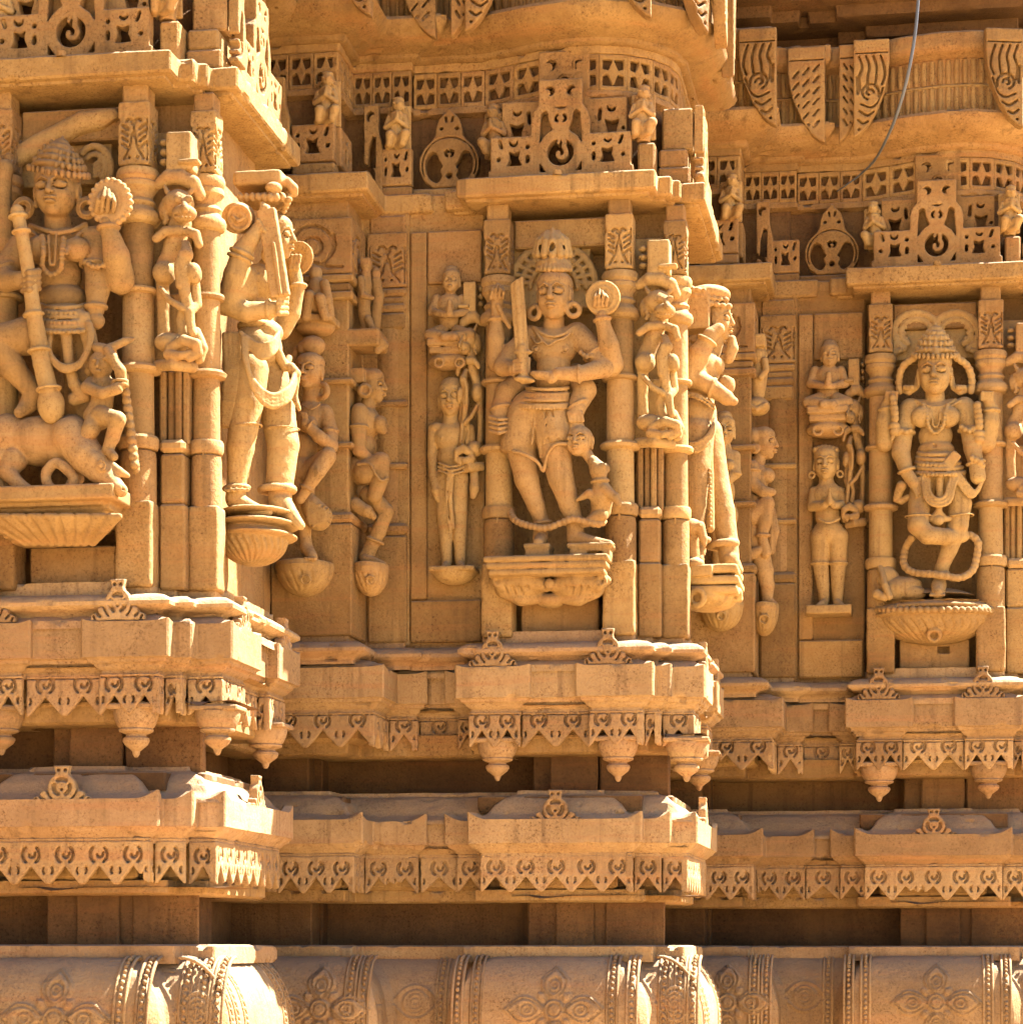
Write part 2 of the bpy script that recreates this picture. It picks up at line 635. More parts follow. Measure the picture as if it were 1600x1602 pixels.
def panel(name, u0, u1, v0, v1, th, fn, vox=0.0022, rnd=0.003, seed=1, amp=0.0006):
    """plate in the (u, v) plane, front at y=-th, back at y=0; fn(U, V) -> (outline, grooves, groove depth)
    the outline's distance is negative inside, a groove's negative where cut"""
    C = Carve((u0, -th, v0), (u1, 0, v1), vox)
    U, V = np.meshgrid(C.ax[0], C.ax[2], indexing='ij')
    out, gr, dep = fn(U, V)
    Y = C.ax[1][None, :, None]
    w = np.maximum(-th - Y, Y)                    # outside in depth
    a = out[:, None, :] + rnd
    b = w + rnd
    d = np.minimum(np.maximum(a, b), 0) + np.sqrt(np.maximum(a, 0) ** 2 + np.maximum(b, 0) ** 2) - rnd
    if gr is not None:
        g = np.maximum(gr[:, None, :], Y + th - dep)
        k = 0.002
        h = np.clip(0.5 - 0.5 * (d + g) / k, 0, 1)
        d = d + (-g - d) * h + k * h * (1 - h)
    C.f = d.astype(np.float32)
    C.rough(amp, 60.0, seed)
    return C.mesh(name, -.6 * vox)

# ------------------------------------------------------------------ scene objects
GROUPS = {'round_pillar': 'round pillars beside the statues', 'ribbed_post': 'ribbed posts under the lions', 'corner_pier': 'piers of the stepped corners',
          'lower_cornice': 'lower cornices of the bays', 'upper_cornice': 'upper cornices of the bays', 'stone_eave': 'eaves over the bays', 'carved_frieze': 'friezes above the eaves',
          'flared_cornice': 'flared cornices at the top', 'base_roll_moulding': 'base roll mouldings', 'recessed_wall': 'recessed wall courses', 'temple_wall': 'walls of the bays'}

def thing(name, label, cat, b=None, base=(0, 0, 0), group=None, kind=None):
    o = bpy.data.objects.new(name, None)
    COL.objects.link(o)
    o.empty_display_size = 0.05
    o.location = (bay_origin(b) if b is not None else Vector((0, 0, 0))) + Vector(base)
    o['label'] = label
    o['category'] = cat
    group = group or GROUPS.get(name)
    if group:
        o['group'] = group
    if kind:
        o['kind'] = kind
    o['_base'] = tuple(float(x) for x in base)
    return o

def part(name, me, mat, parent, loc=(0, 0, 0), rotz=0.0, scale=None, local=False, label=None):
    """mesh child; its coordinates are those of the bay unless local"""
    o = bpy.data.objects.new(name, me)
    COL.objects.link(o)
    o.parent = parent
    base = Vector((0, 0, 0)) if local else Vector(parent.get('_base', (0, 0, 0)))
    o.location = Vector(loc) - base
    o.rotation_euler = (0, 0, rotz)
    if scale is not None:
        o.scale = scale
    if not me.materials:
        me.materials.append(mat)
    o['_base'] = (0.0, 0.0, 0.0)
    if label:
        o['label'] = label
    return o

def single(name, me, mat, label, cat, b, loc=(0, 0, 0), rotz=0.0, scale=None, group=None, kind=None):
    """thing that is one mesh"""
    o = bpy.data.objects.new(name, me)
    COL.objects.link(o)
    o.location = bay_origin(b) + Vector(loc) if b is not None else Vector(loc)
    o.rotation_euler = (0, 0, rotz)
    if scale is not None:
        o.scale = scale
    if not me.materials:
        me.materials.append(mat)
    o['label'] = label
    o['category'] = cat
    if group:
        o['group'] = group
    if kind:
        o['kind'] = kind
    return o

_cache = {}
def cached(key, make):
    if key not in _cache:
        _cache[key] = make()
    return _cache[key]
# ================================================================== ground
def make_ground():
    P = Pile()
    P.add([(-400, -400, 0), (400, -400, 0), (400, 400, 0), (-400, 400, 0)], [(0, 1, 2, 3)])
    o = single('ground', P.mesh('ground'), PAVING, 'sunlit pale sandstone paving in front of the temple', 'ground', None, kind='structure')
    return o
make_ground()

random.seed(7)
BAYS = (1, 2, 3)
WHO = {0: 'the far left bay', 4: 'the far right bay', 1: 'the bull-riding statue', 2: 'the sword-bearing statue', 3: 'the dancing statue'}
SIDE = math.pi / 2                          # turn for pieces on the faces that look right

# plans (x, y) of one bay, left to right, at the named course's outermost plane
W_PLAN = [(-.72, -.10), (-.508, -.10), (-.508, .06), (-.395, .06), (-.395, .085), (-.205, .085), (-.205, .0), (.21, .0), (.21, .05), (.25, .05), (.25, .08), (.33, .08), (.33, .62), (.23, .62), (.23, .917)]
WALL_PLAN = [(-.72, -.085), (-.52, -.085), (-.52, .075), (-.395, .075), (-.395, .09), (-.20, .09), (-.20, .150), (.275, .150), (.275, .60), (.23, .60), (.23, .917)]
UC_PLAN = [(-.70, -.10), (-.426, -.10), (-.426, .08), (-.35, .08), (-.35, .11), (-.305, .11), (-.305, .08), (-.254, .08), (-.254, -.045), (-.061, -.045), (-.061, -.022), (.054, -.022), (.054, -.045), (.252, -.045), (.252, -.005), (.293, -.005), (.293, .03), (.375, .03), (.375, .28), (.345, .28), (.345, .44), (.375, .44), (.375, .65), (.25, .65), (.25, .917)]
UR_PLAN = [(-.70, -.10), (-.426, -.10), (-.426, .08), (-.254, .08), (-.254, -.04), (.252, -.04), (.252, .03), (.375, .03), (.375, .65), (.25, .65), (.25, .917)]
LC_PLAN = [(-.69, -.07), (-.487, -.07), (-.487, .05), (-.345, .05), (-.345, .075), (-.30, .075), (-.30, .05), (-.228, .05), (-.228, -.012), (.22, -.012), (.22, .018), (.29, .018), (.29, .045), (.355, .045), (.355, .66), (.335, .66), (.335, .74), (.26, .74), (.26, .947)]
LR_PLAN = [(-.69, -.07), (-.487, -.07), (-.487, .05), (-.228, .05), (-.228, -.012), (.22, -.012), (.22, .03), (.355, .03), (.355, .70), (.26, .70), (.26, .947)]
R1_PLAN = [(-.78, .03), (-.56, .03), (-.56, .17), (-.21, .17), (-.21, .06), (-.035, .06), (-.035, .045), (.085, .045), (.085, .06), (.15, .06), (.15, .05), (.215, .05), (.215, .15), (.28, .15), (.28, .70), (.17, .70), (.17, 1.047)]
S1_PLAN = [(-.75, -.01), (-.525, -.01), (-.525, .11), (-.25, .11), (-.25, .035), (.245, .035), (.245, .09), (.32, .09), (.32, .66), (.20, .66), (.20, 1.007)]
T_PLAN = [(-.66, -.13), (-.44, -.13), (-.44, .03), (-.27, .03), (-.27, -.08), (.24, -.08), (.24, .0), (.37, .0), (.37, .64), (.29, .64), (.29, .887)]
E_PLAN = [(-.72, -.14), (-.458, -.14), (-.458, .07), (-.335, .07), (-.335, .09), (-.30, .09), (-.30, .06), (-.251, .06), (-.251, -.04), (.256, -.04), (.256, .025), (.29, .025), (.29, .06), (.31, .06), (.31, .09), (.37, .09), (.37, .67), (.23, .67), (.23, .877)]

def runs(plan):
    """straight runs as (start, end, direction) with direction 'f' (faces the viewer) or 's' (faces right)"""
    r = []
    for a, b in zip(plan[:-1], plan[1:]):
        if abs(a[1] - b[1]) < 1e-6 and b[0] > a[0]:
            r.append((a, b, 'f'))
        elif abs(a[0] - b[0]) < 1e-6 and b[1] > a[1]:
            r.append((a, b, 's'))
    return r

def offset_plan(plan, o):
    P = np.array(plan, float)
    d = np.diff(P, axis=0)
    d /= np.linalg.norm(d, axis=1)[:, None]
    n = np.stack([d[:, 1], -d[:, 0]], 1)
    out = []
    for i in range(len(P)):
        if i == 0:
            m = (n[0] + (1, 0)) / (1 + n[0][0])
        elif i == len(P) - 1:
            m = (n[-1] + (0, -1)) / (1 - n[-1][1])
        else:
            m = (n[i - 1] + n[i]) / (1 + n[i - 1] @ n[i])
        out.append(tuple(P[i] + o * m))
    return out

# ================================================================== base roll
ROLL = [(-.118 + .118 * math.sin(math.radians(a)), -.19 + .174 * math.cos(math.radians(a))) for a in range(0, 181, 6)]

def flower_relief(U, V):
    """height of the carved four-petalled flower over the roll"""
    h = np.zeros_like(U)
    for k, (du, dv, ln) in enumerate(((1, 0, .108), (-1, 0, .108), (0, 1, .088), (0, -1, .088))):
        t = (U * du + V * dv) - .022
        s = np.abs(U * dv - V * du)
        wd = .036 * np.clip(np.sin(np.pi * np.clip(t / ln, 0, 1)), 0, 1) ** .75 * np.where(t / ln > .6, np.clip((1.04 - t / ln) / .42, 0, 1) ** .35, 1)
        e = s - wd
        e = np.where((t < 0) | (t > ln), 1.0, e)
        body = np.clip(-e / .004, 0, 1) * .0075
        body -= np.clip(1 - np.abs(e + .009) / .0036, 0, 1) * .008
        q = np.hypot(t - ln * .42, s * 1.15)
        body -= np.where(e < 0, np.clip(1 - np.abs(q - .017) / .0036, 0, 1) * .008, 0)
        body -= np.where(e < 0, np.clip(1 - np.abs(q - .006) / .0036, 0, 1) * .008, 0)
        h = np.maximum(h, body)
    r = np.hypot(U, V)
    disc = np.clip((.026 - r) / .003, 0, 1) * .009 - np.clip(1 - np.abs(r - .016) / .0036, 0, 1) * .008 - np.clip(1 - np.abs(r - .006) / .0026, 0, 1) * .003
    h = np.where(r < .027, disc, h)
    for k in range(4):                        # small leaves between the petals
        a = math.radians(45 + 90 * k)
        t = U * math.cos(a) + V * math.sin(a) - .03
        s = np.abs(-U * math.sin(a) + V * math.cos(a))
        e = s - .012 * np.clip(np.sin(np.pi * np.clip(t / .03, 0, 1)), 0, 1)
        h = np.maximum(h, np.where((t > 0) & (t < .03), np.clip(-e / .004, 0, 1) * .006, 0))
    return h

def eye_relief(U, V):
    e = np.abs(V) - .042 * np.clip(1 - (U / .062) ** 2, 0, 1)
    h = np.clip(1 - np.abs(e) / .005, 0, 1) * .007 * (np.abs(U) < .064)
    r = np.hypot(U, V)
    for q in (.008, .019, .029):
        h = np.maximum(h, np.clip(1 - np.abs(r - q) / .0045, 0, 1) * .007)
    return h

def roll_mesh():
    me = sweep('roll', T_PLAN, ROLL, res=.0042, seed=11, rough=.6, chamfer=.02, angle=60, chips=.4)
    n = len(me.vertices)
    co = np.zeros(n * 3, np.float32)
    me.vertices.foreach_get('co', co)
    co = co.reshape(-1, 3)
    no = np.zeros(n * 3, np.float32)
    me.vertices.foreach_get('normal', no)
    no = no.reshape(-1, 3)
    front = (co[:, 0] > -.25) & (co[:, 0] < .23) & (co[:, 1] < .06)
    h = np.where(front, flower_relief(co[:, 0] - .005, co[:, 2] + .150), 0)
    h = np.maximum(h, np.where((co[:, 0] > -.68) & (co[:, 0] < -.44) & (co[:, 1] < 0), flower_relief(co[:, 0] + .585, co[:, 2] + .150), 0))
    h = np.maximum(h, np.where((co[:, 0] > -.43) & (co[:, 0] < -.28) & (co[:, 1] > .02), eye_relief(co[:, 0] + .372, co[:, 2] + .135), 0))
    h = np.maximum(h, np.where((co[:, 0] > .25) & (co[:, 0] < .36) & (co[:, 1] < .12), eye_relief((co[:, 0] - .30) * 1.3, co[:, 2] + .135), 0))
    co = co + no * h[:, None]
    me.vertices.foreach_set('co', co.ravel().astype(np.float32))
    me.update()
    return me

def bead_band_mesh():
    P = Pile()
    pr = [(o, z) for o, z in ROLL if z > -.33]
    fine = []
    for (a, b), (c, d) in zip(pr[:-1], pr[1:]):
        for k in range(4):
            fine.append((a + (c - a) * k / 4, b + (d - b) * k / 4))
    acc = 0.0
    last = None
    sph = []
    for la in range(-2, 3):
        for lo in range(8):
            a, b = math.radians(la * 40), math.radians(lo * 45)
            sph.append((math.cos(a) * math.cos(b), math.cos(a) * math.sin(b), math.sin(a)))
    sq = [(i * 8 + j, i * 8 + (j + 1) % 8, (i + 1) * 8 + (j + 1) % 8, (i + 1) * 8 + j) for i in range(4) for j in range(8)]
    for o, z in fine:
        if last is not None:
            acc += math.hypot(o - last[0], z - last[1])
        if last is None or acc > .0135:
            acc = 0.0
            j = random.uniform(.85, 1.1)
            P.add([(x * .0062 * j, -o - .001 + y * .0062 * j, z + w * .0066 * j) for x, y, w in sph], sq)
        last = (o, z)
    for dx in (-.0125, .0125):
        P.add(*tube([(dx, -o, z) for o, z in pr], .0042, 8))
    return P.mesh('bead_band', 50)

def build_base(b):
    t = thing('base_roll_moulding', 'rounded base roll carved with flowers and beads below %s' % WHO[b], 'moulding', b, (0, 0, -EYE))
    rl = part('roll', cached('roll', roll_mesh), PALE, t)
    low = [(-.118, -.364), (-.10, -.37), (-.02, -.38), (.03, -.40), (.03, -.47), (.0, -.48), (.0, -.56), (.05, -.58), (.08, -.62), (.08, -.72), (.02, -.74), (.02, -.95), (.10, -.98), (.10, -1.25), (.16, -1.28), (.16, -EYE - .02)]
    part('plinth', cached('plinth', lambda: sweep('plinth', T_PLAN, low, res=.03, seed=4)), STONE, t)
    part('fillet', cached('fillet', lambda: sweep('fillet', S1_PLAN, [(-.12, .0125), (-.012, .0125), (-.004, .009), (-.004, -.030)], res=.012, seed=6)), PALE, t)
    bm = cached('bead', bead_band_mesh)
    for x in (-.243, -.195, .150, .200):
        part('bead_band', bm, PALE, rl, (x, -.08, 0))
    for x in (.272, .312, .345):
        part('bead_band', bm, PALE, rl, (x, 0, 0))
    for x in (-.51, -.475):
        part('bead_band', bm, PALE, rl, (x, -.13, 0))
    part('bead_band', bm, PALE, rl, (-.305, .03, 0))
    for y in (.05, .10, .17, .52, .58):
        part('bead_band', bm, PALE, rl, (.37, y, 0), SIDE)

# ================================================================== recessed courses
def build_recess(b):
    t = thing('recessed_wall', 'shadowed recessed wall between base roll and lower cornice under %s' % WHO[b], 'wall', b, (0, 0, .0125))
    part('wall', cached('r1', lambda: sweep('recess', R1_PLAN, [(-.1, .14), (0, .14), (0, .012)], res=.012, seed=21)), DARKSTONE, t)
    part('slab', cached('s1', lambda: sweep('slab', offset_plan(S1_PLAN, -.028), [(-.12, .158), (-.02, .158), (.0, .155), (.0, .128), (-.01, .123), (-.08, .123)], res=.012, seed=22)), STONE, t)
    t = thing('recessed_wall', 'deep shadowed recess between the two cornices under %s' % WHO[b], 'wall', b, (0, 0, .36))
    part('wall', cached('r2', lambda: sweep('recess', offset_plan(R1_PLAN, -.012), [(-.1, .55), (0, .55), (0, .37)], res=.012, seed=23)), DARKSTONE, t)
    part('slab', cached('s2', lambda: sweep('slab', offset_plan(S1_PLAN, -.018), [(-.2, .56), (.0, .56), (.0, .508), (-.012, .502), (-.10, .502)], res=.012, seed=24)), STONE, t)
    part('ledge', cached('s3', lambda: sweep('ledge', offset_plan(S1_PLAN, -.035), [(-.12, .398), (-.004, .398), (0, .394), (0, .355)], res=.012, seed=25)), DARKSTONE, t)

# ================================================================== hanging fringes
def fringe_fn(w, n, h, vn, broken=()):
    def fn(U, V):
        p = w / n
        q = (U / p) - np.floor(U / p)             # 0..1 across one notch
        e = np.abs(q - .5) * 2                    # 0 at the notch, 1 at the tips
        e = np.clip((e - .03) / .86, 0, 1)
        bottom = -vn - (h - vn) * (1 - (1 - e) ** 1.12)
        slope = (h - vn) / (p / 2)
        d = np.maximum((bottom - V) / math.sqrt(1 + slope * slope), np.maximum(-U, U - w))
        d = np.maximum(d, V)
        g = np.full(U.shape, 9.0)
        r = min(.0195, p * .27)
        for i in range(n):
            c = ((i + .5) * p, -vn + r * 1.35)
            ww = .0034
            g = np.minimum(g, sd_line(U, V, arc(c, r, 130, 235, 7)) - ww)
            g = np.minimum(g, sd_line(U, V, arc(c, r, 50, -55, 7)) - ww)
            g = np.minimum(g, sd_line(U, V, arc((c[0] + r * .05, c[1] + r * .05), r * .52, 20, -170, 7, r * .25)) - ww * .9)
        for i in range(n + 1):
            c = (i * p, -vn - (h - vn) * .22)
            rr = min(.010, p * .17)
            for s in (-1, 1):
                if (i == 0 and s < 0) or (i == n and s > 0):
                    continue
                g = np.minimum(g, sd_line(U, V, arc((c[0] + s * rr * .1, c[1]), rr, 90 - s * 50, 90 - s * 130, 5)) - .0026)
        g = np.minimum(g, np.abs(V + .006) - .0012)
        for i in broken:                          # a tooth that has snapped off
            lost = np.maximum(np.abs(U - i * p) - p * .46, V + vn + (h - vn) * (.34 + .10 * np.sin(U * 260.0)))
            d = np.maximum(d, -lost)
        return d, g, .013
    return fn

def fringe(w, n, h, vn, broken=()):
    key = ('fr', round(w, 3), n, h, broken)
    return cached(key, lambda: panel('fringe_panel', 0, w, -h, 0, .017, fringe_fn(w, n, h, vn, broken), vox=.0028, rnd=.002, seed=int(w * 1000)))

def pendant_mesh():
    P = Pile()
    prof = [(0.0, -.097), (.0045, -.096), (.008, -.090), (.010, -.083), (.018, -.077), (.027, -.070), (.0315, -.062), (.0305, -.056), (.024, -.052), (.0235, -.048), (.031, -.0455), (.0395, -.042), (.041, -.038), (.0385, -.035), (.042, -.032), (.0465, -.024), (.0505, -.014), (.053, -.004), (.053, .004), (.045, .006), (.045, .02)]
    P.add(*lathe(prof, 28))
    P.add(*rbox(-.058, .058, -.050, .050, .004, .016, .003))
    return P.mesh('pendant', 28)

# ornament that stands on a cornice: ring with a pierced star, crown and scroll feet
def gable_fn(U, V):
    ring = sd_circ(U, V, (0, .033), .0285)
    crown = sd_poly(U, V, [(-.016, .055), (-.013, .064), (-.017, .079), (.017, .079), (.013, .064), (.016, .055)])
    feet = sd_poly(U, V, [(-.062, 0), (-.058, .012), (-.045, .016), (-.043, .024), (-.032, .027), (-.024, .045), (.024, .045), (.032, .027), (.043, .024), (.045, .016), (.058, .012), (.062, 0)])
    d = np.minimum(np.minimum(ring, crown), feet)
    g = np.full(U.shape, 9.0)
    for a0, a1 in ((-60, 15), (165, 240), (60, 120)):
        g = np.minimum(g, sd_line(U, V, arc((0, .033), .0165, a0, a1, 7)) - .0042)
    g = np.minimum(g, sd_circ(U, V, (0, .028), .0035))
    for s in (-1, 1):
        g = np.minimum(g, sd_line(U, V, arc((0, .033), .0315, 90 - s * 70, 90 - s * 140, 8)) - .0022)
        g = np.minimum(g, sd_line(U, V, [(s * .039, .008), (s * .045, .013)]) - .003)
        g = np.minimum(g, sd_line(U, V, [(s * .051, .004), (s * .054, .009)]) - .0025)
        g = np.minimum(g, sd_circ(U, V, (s * .007, .069), .0032))
    return d, g, .013

def gable_mesh():
    return panel('gable', -.064, .064, 0, .080, .022, gable_fn, vox=.0023, rnd=.003, seed=5)

def place_fringes(t, plan, o, ztop, h, vn, pitch, broken={}):
    """fringe panels on every straight run of the course"""
    off = offset_plan(plan, o)
    for i, (a, c, kind) in enumerate(runs(off)):
        L = (c[0] - a[0]) + (c[1] - a[1])
        if L < .03:
            continue
        n = max(1, round(L / pitch))
        me = fringe(L - .001, n, h, vn, broken.get(i, ()))
        jz = random.uniform(.965, 1.02)
        if kind == 'f':
            part('fringe_panel', me, PALE, t, (a[0] + .0005, a[1] + .017, ztop), 0.0, (1, random.uniform(.9, 1.08), jz))
        else:
            part('fringe_panel', me, PALE, t, (a[0] - .017, a[1] + .0005, ztop), SIDE, (1, 1, jz))

def build_lower_cornice(b):
    t = thing('lower_cornice', 'lower cornice with pointed hanging fringe and small gable ornament below %s' % WHO[b], 'cornice', b, (0, 0, .145))
    fas = [(-.022, .322), (-.018, .336, .8), (.0, .333, 1.0), (.0, .272), (-.006, .269), (-.010, .262), (-.018, .258), (-.024, .252), (-.030, .248), (-.030, .235), (-.075, .230)]
    part('fascia', sweep('fascia', LC_PLAN, fas, seed=30 + b, horn=(.018, .045)), PALE, t)
    roof = [(-.13, .412), (-.112, .412), (-.108, .402), (-.085, .394), (-.062, .374), (-.045, .350), (-.016, .334), (-.012, .325)]
    rf = part('roof', sweep('roof', LR_PLAN, roof, seed=40 + b, angle=50), PALE, t)
    bk = part('backing', cached('lcb', lambda: sweep('backing', offset_plan(LR_PLAN, -.072), [(.05, .262), (.0, .258), (0, .165), (-.015, .155), (-.06, .15)], res=.012, seed=31)), STONE, t)
    place_fringes(bk, LC_PLAN, -.028, .248, .101, .062, .073, {2: {2: (1,), 6: ()}, 1: {6: (5,)}, 3: {2: (0,), 6: (2,)}}.get(b, {}))
    g = cached('gable', gable_mesh)
    part('gable_ornament', g, PALE, rf, (-.002, .012, .325), scale=(1.12, 1, 1.04))
    part('gable_ornament', g, PALE, rf, (.330, .36, .325), SIDE, scale=(.92, 1, 1.02))

def build_upper_cornice(b):
    t = thing('upper_cornice', 'upper cornice with fringe, knob pendants and round ornaments under %s' % WHO[b], 'cornice', b, (0, 0, .43))
    fas = [(-.022, .712), (-.014, .722, .6), (.0, .717, 1.0), (.0, .640), (-.008, .637), (-.011, .630), (-.020, .626), (-.026, .618), (-.034, .613), (-.034, .600), (-.07, .597)]
    part('fascia', sweep('fascia', UC_PLAN, fas, seed=50 + b, horn=(.006, .03)), PALE, t)
    roof = [(-.16, .742), (-.06, .742), (-.03, .733), (-.012, .722), (-.010, .705)]
    rf = part('roof', sweep('roof', UR_PLAN, roof, seed=60 + b, angle=50), PALE, t)
    roll = [(-.06, .812), (-.012, .812), (-.012, .784), (.004, .782), (.022, .778), (.036, .770), (.043, .762), (.042, .754), (.030, .747), (.012, .742), (.004, .735), (.004, .725)]
    part('lotus_roll', sweep('lotus_roll', W_PLAN, roll, seed=70 + b, angle=40), PALE, t)
    bk = part('backing', cached('ucb', lambda: sweep('backing', offset_plan(UR_PLAN, -.088), [(.06, .622), (.0, .618), (0, .545), (-.015, .535), (-.06, .53)], res=.012, seed=33)), STONE, t)
    place_fringes(bk, UC_PLAN, -.030, .606, .088, .046, .082, {2: {4: (0,)}, 1: {}, 3: {0: (1,)}}.get(b, {}))
    pm = cached('pendant', pendant_mesh)
    for x, y in ((-.158, .040), (.153, .040), (.322, .098)):
        part('pendant', pm, PALE, t, (x, y, .526), random.uniform(-.06, .06), (random.uniform(.95, 1.04),) * 2 + (random.uniform(.93, 1.05),))
    for x, y in ((.315, .545),):
        part('pendant', pm, PALE, t, (x, y, .526), random.uniform(-.06, .06), (random.uniform(.95, 1.04),) * 2 + (random.uniform(.93, 1.05),))
    g = cached('gable', gable_mesh)
    for x in (-.158, .136):
        part('gable_ornament', g, PALE, rf, (x, -.018, .720), scale=(1.02, 1.1, 1.14))
    for y in (.165, .545):
        part('gable_ornament', g, PALE, rf, (.345, y, .716), SIDE, scale=(.95, 1.1, .98))

# ================================================================== wall and pillars
def build_wall(b):
    t = thing('temple_wall', 'golden sandstone wall of stepped panels behind %s' % WHO[b], 'wall', b, (0, 0, .78))
    part('wall', cached('wall', lambda: sweep('wall', WALL_PLAN, [(-.1, 1.93), (0, 1.93), (0, .79)], res=.014, seed=81, chips=.3)), STONE, t)
    # plain stones of the flat panel beside the niche
    P = Pile(); P.add(*rbox(-.392, -.205, .070, .14, .797, .905))
    part('stone', P.mesh('stone'), STONE, t)
    P = Pile(); P.add(*rbox(-.392, -.350, .072, .14, .909, 1.86)); 
    part('stone', P.mesh('stone'), STONE, t)
    P = Pile(); P.add(*rbox(-.347, -.205, .072, .14, 1.725, 1.86))
    part('stone', P.mesh('stone'), STONE, t)
    # panel between the pillars: lintel above, apron below
    P = Pile(); P.add(*rbox(-.117, .121, .055, .18, 1.80, 1.872))
    part('lintel', P.mesh('lintel'), STONE, t)
    if b == 3:                                # a slot is cut through this one
        C = Carve((-.10, .06, .815), (.10, .18, .90), .003)
        C.box((0, .12, .8575), (.10, .06, .0425))
        C.box((.026, .06, .869), (.017, .04, .010), k=.001, rnd=.001, cut=True)
        part('apron', C.mesh('apron'), STONE, t)
    else:
        P = Pile(); P.add(*rbox(-.10, .10, .060, .18, .815, .90))
        part('apron', P.mesh('apron'), STONE, t)

def leaf_grooves(U, V, w, h):
    """herringbone leaf cut into a square capital; U centred, V from 0 to h"""
    g = np.full(U.shape, 9.0)
    for s in (-1, 1):
        for k in range(4):
            v = h * (.36 + .125 * k)
            g = np.minimum(g, sd_seg(U, V, (s * w * .19, v - h * .03), (s * w * .36, v + h * .055)) - .0030)
        g = np.minimum(g, sd_line(U, V, arc((s * w * .14, h * .84), w * .10, 90 - s * 70, 90 + s * 120, 6)) - .0025)
        g = np.minimum(g, sd_line(U, V, [(s * w * .04, h * .62), (s * w * .12, h * .32), (s * w * .32, h * .10)]) - .0022)
        g = np.minimum(g, sd_circ(U, V, (s * w * .12, h * .13), .004))
    g = np.minimum(g, sd_seg(U, V, (0, h * .55), (0, h * .88)) - .0014)
    g = np.minimum(g, np.maximum(np.abs(np.abs(U) - w * .44) - .001, np.abs(V - h * .48) - h * .44))
    return g

def scroll_grooves(U, V, w, h):
    g = np.full(U.shape, 9.0)
    c = (w * .02, h * .58)
    g = np.minimum(g, sd_line(U, V, arc(c, w * .30, 200, -60, 14, w * .22)) - .0042)
    g = np.minimum(g, sd_line(U, V, arc((c[0], c[1]), w * .14, 170, -120, 10, w * .08)) - .0038)
    g = np.minimum(g, sd_line(U, V, [(w * .22, h * .35), (w * .30, h * .62), (w * .26, h * .86)]) - .004)
    g = np.minimum(g, sd_line(U, V, [(w * .0, h * .26), (w * .2, h * .14), (w * .38, h * .12)]) - .0036)
    g = np.minimum(g, sd_line(U, V, [(-w * .38, h * .30), (-w * .24, h * .16), (-w * .1, h * .12)]) - .0036)
    for k in range(3):
        g = np.minimum(g, sd_seg(U, V, (-w * .40, h * (.45 + .15 * k)), (-w * .30, h * (.55 + .13 * k))) - .0034)
    return g

def carved_block(name, w, dp, h, fn, vox=.003, seed=1):
    """square block, front at y=0 and right face at x=w/2, with the cut pattern on both faces"""
    C = Carve((-w / 2, 0, 0), (w / 2, dp, h), vox)
    C.box((0, dp / 2, h / 2), (w / 2, dp / 2, h / 2), rnd=.003)
    U, V = np.meshgrid(C.ax[0], C.ax[2], indexing='ij')
    g = np.maximum(fn(U, V - h * .02, w, h * .78)[:, None, :], C.ax[1][None, :, None] - .009)
    C.f = np.maximum(C.f, -g)
    U, V = np.meshgrid(C.ax[1] - dp / 2, C.ax[2], indexing='ij')
    g = np.maximum(fn(U, V - h * .02, dp, h * .78)[None, :, :], (w / 2 - .009) - C.ax[0][:, None, None])
    C.f = np.maximum(C.f, -g)
    C.rough(.0007, 50, seed)
    return C.mesh(name)

def round_parts(r, cx, cy, z):
    """turned pieces of a round pillar: list of (name, v, quads)"""
    A = lambda pr: lathe(pr, 30, cx, cy)
    R = r / .036
    out = []
    out.append(('capital_ring', A([(.030 * R, z(1.722)), (.046 * R, z(1.720)), (.050 * R, z(1.712)), (.050 * R, z(1.702)), (.044 * R, z(1.694)), (.047 * R, z(1.690)), (.047 * R, z(1.680)), (.040 * R, z(1.672)), (.035 * R, z(1.664)), (.034 * R, z(1.655)), (.040 * R, z(1.650)), (.042 * R, z(1.646)), (.037 * R, z(1.638)), (.040 * R, z(1.632)), (.049 * R, z(1.626)), (.053 * R, z(1.618)), (.053 * R, z(1.610)), (.047 * R, z(1.602)), (.036 * R, z(1.598))])))
    def shaft(a, c):
        return A([(r, z(a)), (r * 1.02, z((a + c) / 2)), (r * 1.05, z(c))])
    out.append(('shaft', shaft(1.602, 1.458)))
    out.append(('shaft_ring', A([(.030 * R, z(1.460)), (.047 * R, z(1.458)), (.050 * R, z(1.453)), (.047 * R, z(1.447)), (.030 * R, z(1.444))])))
    out.append(('shaft', shaft(1.448, 1.288)))
    out.append(('shaft_ring', A([(.030 * R, z(1.290)), (.050 * R, z(1.288)), (.055 * R, z(1.282)), (.052 * R, z(1.274)), (.030 * R, z(1.268))])))
    out.append(('shaft', shaft(1.276, 1.115)))
    return out

